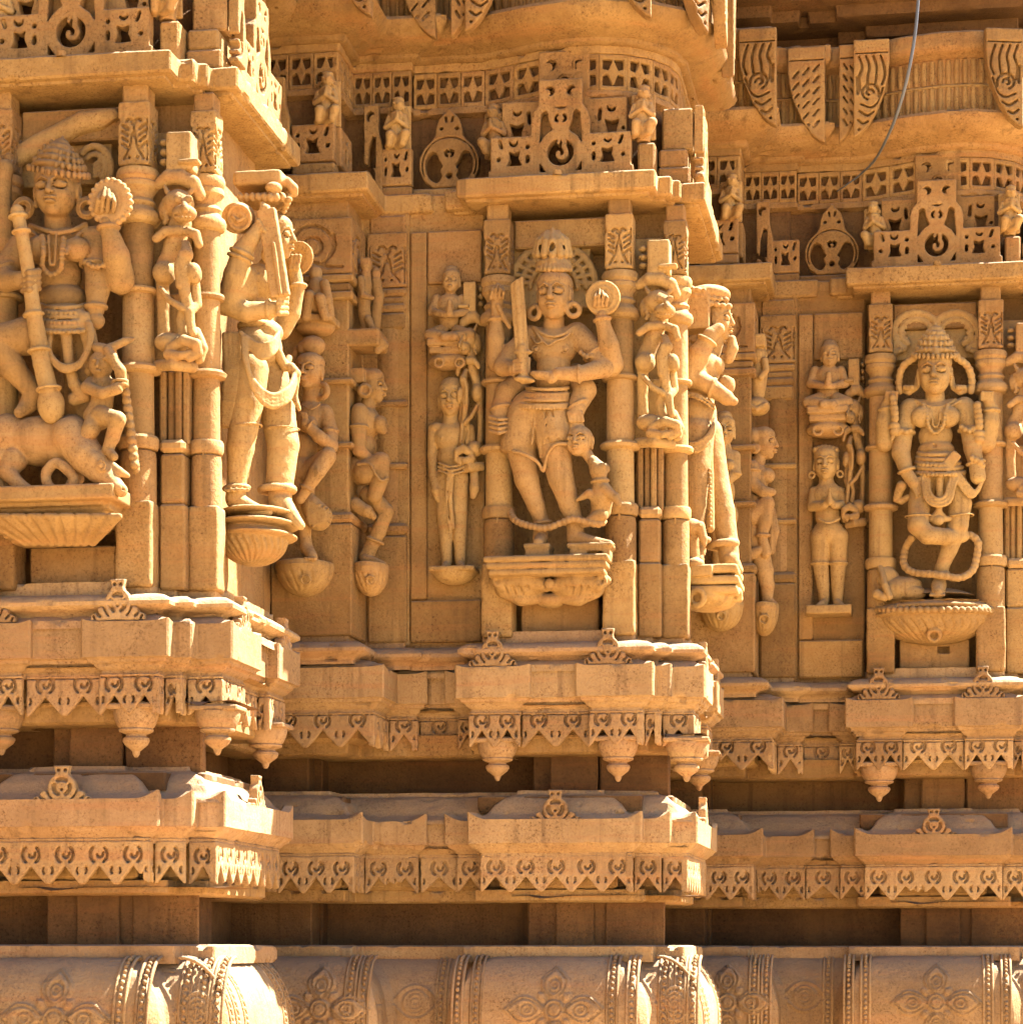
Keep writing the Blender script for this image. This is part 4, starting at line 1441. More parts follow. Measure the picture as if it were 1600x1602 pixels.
# ================================================================== statues
class Fig(Carve):
    """figure carved in bay coordinates; measures are photo pixels with a depth y (metres, less is nearer)"""
    def __init__(self, b, x0, y0, x1, y1, ya, yb, vox):
        a = pt(x0, y1, ya, b); c = pt(x1, y0, ya, b)
        d = pt(x0, y1, yb, b); e = pt(x1, y0, yb, b)
        q = np.stack([a, c, d, e])
        lo = q.min(0); hi = q.max(0)
        lo[1], hi[1] = min(ya, yb), max(ya, yb)
        super().__init__(lo, hi, vox)
        self.b = b
        self.m = mpp(b)
        self.dy = -.006                           # cords and beads lie on the surface
    def P(self, px, py, y):
        return pt(px, py, y, self.b)
    def ch(self, pts, k=.005, cut=False):
        """limb: (px, py, y, radius px)"""
        self.chain([(*self.P(p[0], p[1], p[2]), p[3] * self.m) for p in pts], k, cut)
    def el(self, px, py, y, rx, rz, ry, ang=0.0, k=.005, cut=False):
        """ellipsoid with radii rx, rz in the picture and ry in depth (all px), turned by ang degrees"""
        m = self.m
        rot = None
        if ang:
            a = math.radians(ang)
            rot = np.array([[math.cos(a), 0, -math.sin(a)], [0, 1, 0], [math.sin(a), 0, math.cos(a)]])
        self.ell(self.P(px, py, y), (rx * m, ry * m, rz * m), k, rot, cut)
    @staticmethod
    def smooth(pts, n=4):
        """the same line with rounded bends"""
        p = [np.array(a, float) for a in pts]
        if len(p) < 3:
            return p
        out = []
        for i in range(len(p) - 1):
            a, b_, c, d = p[max(i - 1, 0)], p[i], p[i + 1], p[min(i + 2, len(p) - 1)]
            for j in range(n):
                u = j / n
                out.append(.5 * (2 * b_ + (c - a) * u + (2 * a - 5 * b_ + 4 * c - d) * u * u + (3 * b_ - a - 3 * c + d) * u ** 3))
        return out + [p[-1]]
    def bead(self, pts, r, step, k=.001):
        """row of beads along a line of (px, py, y)"""
        pts = [(p[0], p[1], p[2] + self.dy) for p in self.smooth(pts)]
        q = [np.array(self.P(*p)) for p in pts]
        R = r * self.m
        left = 0.0
        for a, c in zip(q[:-1], q[1:]):
            L = np.linalg.norm(c - a)
            s = left
            while s < L:
                self.ell(a + (c - a) * s / L, (R, R, R), k)
                s += step * self.m
            left = s - L
    def cord(self, pts, r, k=.0015, cut=False):
        pts = [(p[0], p[1], p[2] + (0 if cut else self.dy)) for p in self.smooth(pts)]
        self.ch([(p[0], p[1], p[2], r) for p in pts], k, cut)
    def band(self, px, py, y, R, r, tx, ty, tz=0.0, k=.0015):
        """ring about a limb whose direction in the picture is (tx, ty), tz in depth"""
        self.ring(self.P(px, py, y), R * self.m, r * self.m, (tx, tz, -ty), k)
    def slab(self, px, py, y, hx, hz, hy, ang=0.0, k=.002, rnd=.003, cut=False):
        m = self.m
        rot = None
        if ang:
            a = math.radians(ang)
            rot = np.array([[math.cos(a), 0, -math.sin(a)], [0, 1, 0], [math.sin(a), 0, math.cos(a)]])
        self.box(self.P(px, py, y), (hx * m, hy * m, hz * m), k, rnd, rot, cut)
    def face(self, px, py, y, hw, hh, yaw=0.0, rings=1.0, ears=True, hair=True):
        """head with features, looking at the viewer turned by yaw degrees (+ to the right)"""
        m = self.m
        c = np.array(self.P(px, py, y))
        w, h = hw * m, hh * m
        a = math.radians(yaw)
        R = np.array([math.cos(a), math.sin(a), 0]); Fw = np.array([math.sin(a), -math.cos(a), 0]); U = np.array([0, 0, 1.0])
        rot = np.stack([R, -Fw, U], 1)
        at = lambda r, f, u: c + R * (r * w) + Fw * (f * w) + U * (u * h)
        def E(r, f, u, a_, b_, c_, k=.002, cut=False):
            self.ell(at(r, f, u), (a_ * w, b_ * w, c_ * h), k, rot, cut)
        E(0, -.08, .12, 1.0, 1.08, .86, .003)
        E(0, .10, -.28, .86, .88, .68, .006)
        E(0, .52, -.74, .34, .32, .24, .008)                        # chin
        for s in (-1, 1):
            E(s * .42, .52, -.26, .38, .38, .30, .010)               # cheek
            E(s * .43, .80, .09, .40, .26, .20, .0012, True)         # socket
            E(s * .42, .80, .08, .33, .22, .135, .0008)              # eye
            self.chain([(*at(s * .10, 1.02, .24), .036 * h), (*at(s * .38, .99, .38), .046 * h), (*at(s * .74, .70, .27), .032 * h)], .001)
            self.chain([(*at(s * .12, .97, .10), .018 * h), (*at(s * .40, 1.04, .19), .026 * h), (*at(s * .74, .72, .11), .018 * h)], .0006)
            self.chain([(*at(s * .14, .97, .05), .018 * h), (*at(s * .40, 1.02, -.06), .022 * h), (*at(s * .72, .72, .05), .018 * h)], .0006)
            if ears:
                E(s * 1.0, -.06, -.02, .13, .26, .34, .002)
                E(s * 1.08, -.02, -.02, .07, .13, .20, .001, True)
                E(s * .98, -.06, -.40, .10, .14, .18, .002)
        self.chain([(*at(0, .97, .22), .075 * h), (*at(0, 1.13, -.08), .105 * h), (*at(0, 1.20, -.20), .125 * h)], .002)
        for s in (-1, 1):
            E(s * .15, 1.06, -.21, .11, .14, .075, .001)
        E(0, 1.00, -.44, .34, .22, .062, .0006)                     # lips
        E(0, .98, -.58, .27, .23, .072, .0006)
        self.chain([(*at(-.42, .78, -.48), .020 * h), (*at(0, 1.16, -.51), .026 * h), (*at(.42, .78, -.48), .020 * h)], .0005, True)
        if hair:
            E(0, -.12, .50, 1.05, 1.08, .56, .001)
            for k in range(-4, 5):
                self.chain([(*at(k * .17, 1.0 - .05 * k * k * .5, .58), .012 * h), (*at(k * .13, .85 - .03 * k * k, .80), .012 * h)], .0005, True)
        if rings:
            for s in (-1, 1):
                self.ring(at(s * 1.16, .10, -.62), .25 * h * rings, .105 * h * rings, tuple(Fw + R * s * .35), .002)

def ribs(C, c, r, n, depth=.0035, width=.0028, turn=0.0, spread=1.5, lo=.15, hi=1.35):
    """leaf grooves cut down the underside of a bowl (ellipsoid at c with radii r)"""
    c = np.array(c, float)
    for j in range(n):
        a = -spread + 2 * spread * j / (n - 1)
        pts = []
        for i in range(8):
            ph = lo + (hi - lo) * i / 7
            aa = a + .22 * math.sin(ph * 2.2)
            d = np.array([math.sin(aa + turn) * math.cos(ph), -math.cos(aa + turn) * math.cos(ph), -math.sin(ph)])
            pts.append((*(c + d * np.array(r)), width * (1.2 - .5 * i / 7)))
        C.chain(pts, .0015, True)

def statue(name, label, fig, base_px, mat=STATUE, parts=(), cat='statue', group=None, rough=.0007, back=None):
    """thing with the body as its first part; parts = (name, fig) pieces of their own"""
    fig.rough(rough, 55, int(base_px[0]))
    b = fig.b
    base = pt(*base_px, b)
    t = thing(name, label, cat, b, base, group=group)
    part('body', fig.mesh('body', back), mat, t)
    for nm, f in parts:
        if isinstance(f, Carve):
            f.rough(rough, 55, 9)
            f = f.mesh(nm, back)
        part(nm, f, mat, t)
    return t

def piece(name, label, cat, fig, base_px, mat=STATUE, rough=.0007, group=None, back=None):
    """thing that is a single carved mesh"""
    fig.rough(rough, 50, int(base_px[0]))
    base = pt(*base_px, fig.b)
    me = fig.mesh(name, back)
    me.transform(Matrix.Translation(-Vector(base)))
    return single(name, me, mat, label, cat, fig.b, base, group=group)

# ------------------------------------------------------------------ middle bay: the sword bearer
def sword_bearer():
    b = 2
    F = Fig(b, 750, 400, 985, 880, -.13, .11, .0026)
    F.face(867, 463, -.035, 27, 39, -6, rings=1.0)
    F.ch([(866, 498, -.01, 16), (866, 520, .0, 17)])
    # trunk
    F.el(866, 542, .0, 38, 32, 27)
    F.el(842, 528, .005, 22, 16, 20); F.el(890, 526, .005, 22, 16, 20)
    F.el(866, 572, .0, 27, 30, 22)
    F.el(864, 596, -.003, 27, 20, 23)
    F.el(846, 636, -.004, 46, 28, 30); F.el(860, 660, -.002, 40, 30, 28)
    for x in (838, 884):
        F.el(x, 546, -.035, 4, 4, 4, k=.002)
        F.ring(F.P(x, 546, -.036), 6 * F.m, 1.3 * F.m, (0, 1, 0), .001)
    # legs
    F.ch([(824, 655, -.005, 29), (815, 700, -.008, 24), (824, 750, -.010, 19), (838, 790, -.008, 14), (848, 818, -.006, 11), (845, 842, -.010, 12)], .008)
    F.ch([(862, 660, -.012, 28), (868, 705, -.024, 25), (877, 748, -.026, 20), (890, 788, -.020, 16), (899, 815, -.016, 13), (900, 842, -.018, 14)], .008)
    F.ch([(846, 843, -.02, 10), (842, 849, -.055, 8)], .004)
    F.ch([(900, 842, -.02, 12), (928, 848, -.05, 9), (953, 851, -.062, 6)], .004)
    for k in range(4):
        F.ch([(836 + 4 * k, 851, -.056, 2.6), (835 + 4 * k, 852, -.064, 2.4)], .0006)
        F.ch([(938 + k * 4, 849 - k * .5, -.066 + k * .002, 2.8), (948 + k * 4, 852, -.070 + k * .004, 2.4)], .0006)
    # arms: lower pair
    F.ch([(902, 524, .0, 20), (930, 550, -.02, 17), (945, 576, -.04, 15), (905, 585, -.075, 12), (872, 584, -.085, 9.5)], .006)
    F.ch([(862, 590, -.085, 10), (848, 584, -.088, 6)], .003)
    F.el(845, 586, -.085, 17, 8, 14, -8); F.el(846, 580, -.088, 13, 4, 10, cut=True, k=.002)
    F.ch([(831, 528, .0, 19), (800, 552, -.02, 16), (786, 574, -.04, 14), (804, 577, -.07, 11), (818, 571, -.082, 10)], .006)
    for k in range(4):
        F.ch([(826, 562 + 6 * k, -.078, 4), (816, 563 + 6 * k, -.097, 3.8), (806, 564 + 6 * k, -.086, 3.6)], .001)
    # upper pair
    F.ch([(905, 530, .03, 17), (940, 560, .0, 17), (957, 570, -.02, 18), (952, 540, -.04, 16), (943, 505, -.05, 11), (941, 494, -.052, 10)], .005)
    F.ch([(936, 480, -.05, 10), (938, 470, -.062, 8)], .003)
    for k in range(4):
        F.ch([(929 + 6.4 * k, 478, -.066, 3.0), (931 + 6.2 * k, 464 - (0, 3, 2, -2)[k], -.080, 2.6), (934 + 4 * k, 456 - (0, 4, 2, -3)[k], -.070, 2.2)], .0005)
    F.ch([(825, 540, .03, 15), (790, 566, .01, 15), (777, 566, -.01, 15), (776, 530, -.02, 14), (777, 498, -.02, 10), (777, 480, -.025, 9)], .005)
    F.ch([(777, 478, -.025, 10), (779, 462, -.03, 9)], .003)
    for k in range(4):
        F.ch([(768 + 6.2 * k, 466, -.042, 3.0), (770 + 6 * k, 454 - (0, 3, 2, -2)[k], -.052, 2.6), (774 + 4 * k, 447 - (0, 3, 1, -2)[k], -.040, 2.2)], .0005)
    F.ch([(779, 478, -.04, 4), (790, 500, -.035, 4), (797, 512, -.03, 3)], .002)
    # lowest pair
    F.ch([(820, 590, .03, 17), (792, 615, .0, 18), (783, 640, -.015, 15), (780, 655, -.02, 14)], .005)
    F.el(780, 663, -.026, 15, 16, 13)
    for k in range(4):
        F.ch([(766, 652 + 7.4 * k, -.04, 3.0), (780, 656 + 7.2 * k, -.057, 3.0), (793, 655 + 6.4 * k, -.042, 2.6)], .0005)
    F.ch([(900, 585, .03, 17), (915, 610, .0, 18), (903, 635, -.02, 15)], .005)
    F.ch([(903, 640, -.03, 13), (898, 650, -.038, 11)], .003)
    for k in range(4):
        F.ch([(890 + 6 * k, 646, -.046, 4), (893 + 6 * k, 658, -.050, 3.6)], .001)
    for args in ((930, 553, -.022, 18, 3, .6, 1), (906, 585, -.074, 13, 2.4, 1, 0), (942, 500, -.05, 12.5, 2.6, .15, 1), (777, 500, -.02, 12, 2.6, 0, 1), (805, 577, -.07, 12.5, 2.4, 1, 0), (784, 638, -.014, 17, 2.6, .2, 1), (903, 634, -.02, 17, 2.8, .5, 1), (848, 819, -.007, 13, 3, .2, 1), (899, 817, -.017, 15, 3, .1, 1)):
        F.band(*args)
    F.bead([(908, 551, -.040), (917, 558, -.045), (926, 556, -.047)], 4, 7)
    # necklaces
    F.cord([(836, 512, -.02), (850, 522, -.035), (866, 526, -.040), (882, 522, -.036), (896, 512, -.02)], 2.6)
    F.cord([(833, 512, -.018), (846, 530, -.038), (858, 540, -.045), (868, 534, -.046), (884, 528, -.040), (898, 514, -.02)], 2.2)
    F.cord([(830, 524, -.02), (838, 536, -.036), (848, 534, -.042)], 1.8)
    # cloth between the legs and its hem
    C = Fig(b, 780, 590, 900, 745, -.10, .06, .0029)
    C.el(846, 636, -.006, 49, 30, 33); C.el(858, 664, -.004, 44, 36, 32)
    C.ch([(824, 650, -.006, 32), (812, 692, -.010, 29), (810, 704, -.010, 28)], .006)
    C.ch([(862, 655, -.014, 31), (868, 682, -.026, 29)], .006)
    C.ch([(846, 640, -.036, 12), (848, 690, -.042, 9), (850, 734, -.040, 3)], .006)
    C.slab(800, 735, 0, 60, 23, 100, -14, cut=True)
    C.slab(900, 718, 0, 42, 24, 100, 10, cut=True)
    C.cord([(803, 706, -.052), (822, 711, -.058), (840, 722, -.052), (850, 736, -.045), (856, 712, -.056), (868, 696, -.066), (886, 694, -.058)], 3.0)
    for x0, x1 in ((832, 822), (842, 843), (853, 858), (862, 874)):
        C.cord([(x0, 640, -.060), (x1, 690, -.066)], 1.8, k=.001, cut=True)
    for x0, x1 in ((820, 806), (827, 815), (837, 832), (848, 850), (858, 866), (868, 879)):
        C.cord([(x0, 640, -.048 + .00045 * abs(x0 - 848)), ((x0 + x1) / 2, 668, -.053 + .0005 * abs(x1 - 846)), (x1, 694, -.056 + .0006 * abs(x1 - 846))], 1.9)
    for k in range(4):
        y = 606 + 8.5 * k
        w = 33 + 3.2 * k
        pts = [(846 + 10 - 3 * k + w * math.sin(a), y + 3 * math.cos(a), .002 - (.060 + .004 * k) * math.cos(a)) for a in np.linspace(-1.45, 1.45, 13)]
        C.cord(pts, 3.2)
        if k in (1, 3):
            C.bead([(p[0], p[1] + 4, p[2] - .003) for p in pts], 3.0, 6)
    # crown of hair and halo
    H = Fig(b, 800, 352, 945, 470, -.10, .16, .0025)
    H.el(866, 415, -.02, 29, 13, 26)
    for k in range(11):
        a = -1.3 + .26 * k
        H.ch([(866 + 26 * math.sin(a), 421, -.022 - .046 * math.cos(a), 4.6), (866 + 17 * math.sin(a), 404, -.022 - .030 * math.cos(a), 4)], .001)
    H.el(864, 390, -.015, 25, 24, 22)
    for k in range(7):
        a = -1.5 + .5 * k
        H.ch([(864 + 26 * math.sin(a), 398, -.02 - .040 * math.cos(a), 6), (864 + 21 * math.sin(a), 378, -.02 - .030 * math.cos(a), 7), (864 + 8 * math.sin(a), 364, -.018 - .010 * math.cos(a), 5)], .002)
    for dx, dy in ((-17, 391), (0, 388), (17, 391)):
        H.el(864 + dx, dy, -.055 + abs(dx) * .0012, 4.6, 9, 12, cut=True, k=.0015)
    for s in (-1, 0, 1):
        H.ch([(864 + s * 13, 372, -.04, 5), (864 + s * 10, 362 - 4 * (s == 0), -.03, 3)], .002)
    H.el(864, 410, -.060, 7, 9, 4, k=.002)
    H.ch([(864, 366, -.015, 8), (864, 359, -.012, 3)], .003)
    for s in (-1, 1):
        for r, w in ((68, 6), (52, 5), (38, 4.5)):
            H.ch([(866 + s * r * .98 * math.sin(a), 452 - r * 1.05 * math.cos(a), .075, w) for a in np.linspace(.25, 1.5, 9)], .002)
        for k in range(5):
            a = .45 + .22 * k
            H.ch([(866 + s * 40 * math.sin(a), 452 - 42 * math.cos(a), .072, 3.4), (866 + s * 66 * math.sin(a + .12), 452 - 70 * math.cos(a + .12), .072, 3.6)], .002)
    H.slab(866, 440, .122, 62, 50, 24)
    S = Fig(b, 795, 425, 835, 605, -.12, -.04, .0026)
    S.slab(812, 490, -.088, 10.5, 60, 4.5, 4.5, rnd=.004)
    S.slab(811, 490, -.094, 3.4, 58, 2.6, 4.5, rnd=.002)
    S.slab(806, 431, -.088, 16, 7, 12, 32, cut=True)
    S.ch([(817, 545, -.088, 9), (819, 592, -.088, 8)], .002)
    S.el(818, 551, -.088, 15, 4, 9); S.el(820, 594, -.088, 17, 5, 12, -8)
    D = Fig(b, 910, 430, 975, 505, -.10, -.02, .0026)
    dc = D.P(943, 466, -.055)
    D.disc(dc, 27.5 * D.m, .007, (0, 1, 0))
    for r in (25, 17, 9):
        D.ring(D.P(943, 466, -.060), r * D.m, 2.4 * D.m, (0, 1, 0), .001)
    R = Fig(b, 790, 795, 955, 835, -.10, .05, .0026)
    ln = [(798, 800, .02), (806, 814, -.02), (828, 823, -.035), (854, 826, -.045), (878, 818, -.05), (896, 812, -.052), (915, 816, -.052), (935, 820, -.045), (946, 816, -.03)]
    R.cord(ln, 4.2); R.bead(ln, 6.0, 8)
    statue('sword_statue', 'many-armed stone statue gripping an upright sword and a disc, standing between two pillars', F, (866, 876, 0),
           parts=(('loincloth', C), ('hair_crown', H), ('sword', S), ('disc', D), ('bead_garland', R)), back=.152)
    # what hangs from its lowest right hand
    K = Fig(b, 880, 640, 945, 730, -.10, .0, .0026)
    K.face(906, 690, -.040, 21, 25, -12, rings=0, hair=False)
    K.ch([(902, 672, -.03, 14), (900, 655, -.035, 9)], .004)
    K.ch([(915, 705, -.035, 9), (926, 722, -.045, 8)], .004)
    piece('hanging_head', 'small carved head held by its hair in the sword statue\'s lowest hand', 'carved head', K, (906, 716, -.04))
    G = Fig(b, 900, 705, 985, 830, -.12, .02, .0028)
    G.ch([(928, 722, -.05, 9), (936, 736, -.052, 14), (938, 752, -.048, 11), (942, 775, -.04, 19), (940, 800, -.03, 15), (930, 815, -.03, 10)], .006)
    G.ch([(945, 765, -.06, 9), (962, 778, -.066, 8), (968, 788, -.068, 5)], .003)
    G.ch([(936, 786, -.05, 8), (922, 772, -.055, 7), (912, 777, -.052, 5), (903, 782, -.05, 3)], .003)
    G.ch([(940, 806, -.045, 11), (922, 816, -.05, 8), (912, 820, -.05, 6)], .003)
    G.el(942, 729, -.066, 6, 5, 5); G.el(930, 726, -.066, 4, 4, 4)
    G.band(938, 753, -.048, 13, 2.6, .1, 1)
    G.el(949, 732, -.045, 5, 8, 4, 20); 
    piece('dog_carving', 'small stone dog reaching up at the right knee of the sword statue', 'animal carving', G, (935, 820, -.03))
    # foot blocks and the scroll bracket below
    B = Fig(b, 750, 848, 985, 955, -.12, .06  , .0033)
    B.slab(843, 865, -.03, 19, 9, 22); B.slab(843, 857, -.03, 21, 4, 24, rnd=.004)
    B.slab(925, 864, -.035, 32, 10, 22); B.slab(925, 856, -.035, 36, 4, 24, rnd=.004)
    B.slab(930, 868, -.07, 12, 6, 12, cut=True)
    for k, (y, w) in enumerate(((880, 98), (890, 95), (900, 91))):
        B.slab(860, y, -.02, w, 4.6, 52 - 3 * k, rnd=.006)
    B.slab(858, 890, -.01, 90, 16, 44)
    for s in (-1, 1):
        B.ch([(860 + s * 6, 916, -.03, 10), (860 + s * 40, 908, -.045, 14), (860 + s * 74, 914, -.035, 12), (860 + s * 88, 908, -.025, 8)], .004)
        B.ch([(860 + s * 10, 936, -.01, 8), (860 + s * 45, 936, -.022, 12), (860 + s * 72, 926, -.018, 10)], .006)
        B.ell(B.P(860 + s * 45, 922, .0), (42 * B.m, 34 * B.m, 20 * B.m), .004)
        for k in range(5):
            x = 860 + s * (24 + 12 * k)
            B.ch([(x, 917 + abs(k - 2), -.075, 2.4), (x - s * 4, 936 - 1.5 * k, -.06, 3.4)], .001, True)
            B.ch([(x, 917, -.055, 2.4), (x - s * 4, 934 - 1.5 * k, -.045, 3.4)], .001, True)
        B.ring(B.P(860 + s * 80, 909, -.05), 7 * B.m, 3.2 * B.m, (0, 1, 0), .002)
    B.el(860, 914, -.05, 9, 9, 9)
    B.el(862, 940, .0, 24, 12, 20)
    piece('scroll_bracket', 'scroll-carved stone bracket with three ridges under the sword statue', 'bracket', B, (860, 948, .02))

# ------------------------------------------------------------------ right bay: the dancer
def dancer():
    b = 3
    F = Fig(b, 1362, 540, 1570, 945, -.12, .11, .0026)
    F.face(1462, 585, -.03, 25, 34, -4, rings=0)
    F.ch([(1462, 612, -.01, 14), (1463, 632, .0, 16)])
    for s in (-1, 1):
        F.ch([(1462 + s * 25, 590, -.01, 5), (1462 + s * 29, 606, -.015, 4), (1462 + s * 40, 612, -.01, 6), (1462 + s * 52, 608, .01, 6)], .003)
        F.bead([(1462 + s * 36, 606, -.025), (1462 + s * 50, 606, -.005)], 4.5, 6)
        F.el(1463 + s * 21, 652, -.034, 17, 16, 14)
    F.el(1463, 650, .0, 36, 24, 24); F.el(1440, 636, .003, 20, 11, 17); F.el(1490, 635, .003, 20, 11, 17)
    F.el(1463, 682, .0, 26, 24, 20); F.el(1464, 704, -.002, 28, 16, 22)
    F.el(1466, 740, -.004, 40, 26, 27)
    F.el(1461, 697, -.040, 3, 3, 3, cut=True)
    # legs: one bent across, one standing
    F.ch([(1446, 750, -.01, 21), (1438, 788, -.035, 17), (1436, 822, -.065, 16), (1450, 837, -.07, 14), (1482, 840, -.045, 13), (1505, 838, -.02, 11)], .005)
    F.ch([(1488, 750, -.01, 22), (1501, 788, -.02, 18), (1498, 822, -.026, 16), (1485, 858, -.022, 13), (1473, 888, -.018, 10.5), (1469, 912, -.018, 9)], .006)
    F.ch([(1468, 916, -.02, 12), (1467, 927, -.05, 10)], .004)
    for k in range(5):
        F.ch([(1457 + 4.6 * k, 929, -.052, 2.8), (1456 + 5 * k, 931, -.064, 2.8)], .0006)
    F.band(1437, 808, -.05, 20, 1.6, .0, 1); F.band(1501, 808, -.024, 20.5, 1.6, .1, 1); F.band(1471, 899, -.018, 12, 3, .15, 1)
    # arms
    F.ch([(1424, 640, .0, 17), (1414, 672, -.01, 15), (1409, 708, -.03, 14), (1418, 738, -.05, 10)], .005)
    F.ch([(1420, 742, -.052, 10), (1430, 756, -.06, 9)], .003)
    for k in range(4):
        F.ch([(1426 + 4 * k, 757 - 3 * k, -.064, 3.4), (1434 + 4 * k, 776 - 4 * k, -.066, 2.8)], .001)
    F.ch([(1508, 638, .0, 17), (1517, 668, -.01, 15), (1521, 700, -.025, 14), (1527, 728, -.04, 11)], .005)
    F.ch([(1528, 732, -.045, 12), (1530, 746, -.05, 12)], .003)
    F.bead([(1520, 716, -.06), (1532, 722, -.06), (1538, 730, -.05)], 5, 7)
    F.ch([(1420, 650, .03, 14), (1392, 686, .0, 14), (1384, 692, -.01, 14), (1383, 660, -.02, 13), (1386, 636, -.02, 9), (1392, 624, -.025, 9)], .005)
    F.ch([(1510, 650, .03, 14), (1538, 690, .0, 15), (1542, 692, -.01, 15), (1549, 660, -.02, 14), (1551, 640, -.02, 10), (1546, 626, -.025, 9)], .005)
    for cx in (1394, 1544):
        for k in range(4):
            F.ch([(cx - 8 + 5 * k, 624, -.036, 3.2), (cx - 7 + 5 * k, 614, -.040, 3)], .001)
    for args in ((1413, 676, -.012, 16, 3.4, -.1, 1), (1517, 672, -.012, 16, 3.4, .1, 1), (1418, 736, -.05, 12, 2.6, .3, 1), (1526, 724, -.04, 13, 2.6, .2, 1), (1386, 640, -.02, 11, 2.4, .1, 1), (1551, 643, -.02, 12, 2.6, 0, 1)):
        F.band(*args)
    F.bead([(1405, 670, -.04), (1416, 676, -.046), (1426, 672, -.04)], 4.5, 7)
    F.bead([(1504, 668, -.04), (1516, 674, -.046), (1526, 668, -.04)], 4.5, 7)
    # maces that hang beside it, necklaces
    for cx, top in ((1399, 622), (1531, 634)):
        F.bead([(cx - 3, top, -.045), (cx, top + 22, -.045), (cx + 1, top + 38, -.045)], 6.5, 8)
        F.el(cx, top + 44, -.045, 9, 6, 9); F.el(cx + 1, top + 53, -.045, 8, 7, 8); F.ch([(cx, top + 56, -.045, 4), (cx - 4, top + 66, -.045, 2.4)], .002)
    F.cord([(1432, 626, -.015), (1448, 634, -.03), (1465, 637, -.036), (1480, 634, -.03), (1494, 625, -.015)], 2.4)
    F.bead([(1444, 633, -.035), (1450, 648, -.05), (1452, 666, -.052), (1463, 678, -.045), (1475, 666, -.052), (1478, 648, -.05), (1482, 633, -.035)], 3.4, 5.6)
    F.cord([(1456, 636, -.036), (1459, 662, -.046), (1463, 668, -.044), (1468, 662, -.046), (1471, 636, -.036)], 1.8)
    F.bead([(1486, 636, -.033), (1503, 626, -.02)], 2.2, 4)
    # girdle and looped sashes
    C = Fig(b, 1400, 690, 1545, 830, -.12, .04, .0026)
    for k in range(5):
        y = 708 + 7.5 * k; w = 29 + 2.6 * k
        pts = [(1465 + k + w * math.sin(a), y + 3.5 * math.cos(a), .0 - (.054 + .004 * k) * math.cos(a)) for a in np.linspace(-1.45, 1.45, 13)]
        C.cord(pts, 3.4)
        if k in (2, 4):
            C.bead([(p[0], p[1] + 1, p[2] - .005) for p in pts], 3.2, 6.4)
    C.el(1466, 724, -.004, 34, 22, 26)
    C.slab(1487, 722, -.060, 16, 8, 6, 50)
    for r in (15, 20, 25):
        C.cord([(1468 - r, 744, -.055), (1468 - r, 762, -.066), (1468 - r * .7, 762 + r * .9, -.074), (1468, 766 + r, -.076), (1468 + r * .7, 762 + r * .9, -.072), (1468 + r, 760, -.062), (1468 + r + 6, 742, -.05)], 2.8)
    for k in range(3):
        C.cord([(1494 + 3 * k, 740, -.05), (1502 + 4 * k, 760 - 3 * k, -.055), (1518 + 3 * k, 777 - 4 * k, -.055), (1531 + 2 * k, 765 - 5 * k, -.05), (1533 + 2 * k, 742, -.045)], 3.0)
    C.ch([(1470, 745, -.055, 6), (1470, 780, -.06, 5), (1468, 804, -.055, 5)], .003)
    C.ch([(1468, 800, -.055, 5), (1458, 812, -.055, 5), (1448, 811, -.05, 4)], .002); C.ch([(1468, 800, -.055, 5), (1478, 812, -.05, 5), (1487, 811, -.045, 4)], .002)
    C.el(1468, 814, -.058, 9, 8, 7)
    C.ch([(1410, 760, -.04, 8), (1402, 780, -.02, 6), (1410, 784, -.02, 5), (1420, 778, -.03, 5)], .003)
    H = Fig(b, 1400, 488, 1535, 575, -.10, .16, .0025)
    for k, (y, w) in enumerate(((552, 34), (542, 27), (532, 23), (524, 17), (517, 11))):
        H.el(1463, y, -.022, w, 7.5, w * .8, -1, k=.002)
        n = max(6, int(w * .42))
        for j in range(n):
            a = -1.4 + 2.8 * j / (n - 1)
            H.el(1463 + (w + 2) * math.sin(a), y + 3 + 2 * math.cos(a), -.022 - ((w * .82 + 3) * H.m) * math.cos(a), 3.0, 5.2, 3.4, k=.0006)
    H.ch([(1463, 515, -.02, 5), (1463, 506, -.018, 2)], .002)
    H.ch([(1463, 552, -.062, 7), (1463, 532, -.052, 2.5)], .003)
    for s in (-1, 1):
        for r, w in ((36, 6), (24, 5)):
            H.ch([(1464 + s * 31 + s * r * math.cos(a), 520 - r * .85 * math.sin(a), .06, w) for a in np.linspace(-1.0, 3.0, 14)], .002)
        for k in range(6):
            a = -.6 + .55 * k
            H.ch([(1464 + s * 31 + s * 18 * math.cos(a), 520 - 16 * math.sin(a), .06, 3), (1464 + s * 31 + s * 34 * math.cos(a + .2), 520 - 30 * math.sin(a + .2), .06, 3.4)], .001)
        H.ch([(1464 + s * 62, 530, .06, 6), (1464 + s * 66, 552, .055, 6), (1464 + s * 56, 548, .05, 4)], .003)
    H.slab(1464, 530, .12, 66, 36, 22)
    cords = []
    for s in (-1, 1):
        R = Fig(b, 1400, 552, 1545, 625, -.09, .10, .0026)
        ln = [(1463 + s * 34, 560, -.02), (1463 + s * 50, 572, -.01), (1463 + s * 57, 592, .0), (1463 + s * 56, 612, .0)]
        R.cord(ln, 5.0); R.bead(ln, 6, 9)
        cords.append(('ear_cord', R))
    R = Fig(b, 1400, 825, 1545, 915, -.09, .10, .0026)
    ln = [(1426, 842, .0), (1416, 858, .02), (1414, 884, .0), (1430, 896, -.02), (1455, 898, -.04), (1472, 900, -.045), (1500, 904, -.035), (1520, 894, -.02), (1527, 874, -.01), (1530, 850, -.005), (1520, 838, .0), (1508, 838, .0)]
    R.cord(ln, 5.2); R.bead(ln, 6.2, 9)
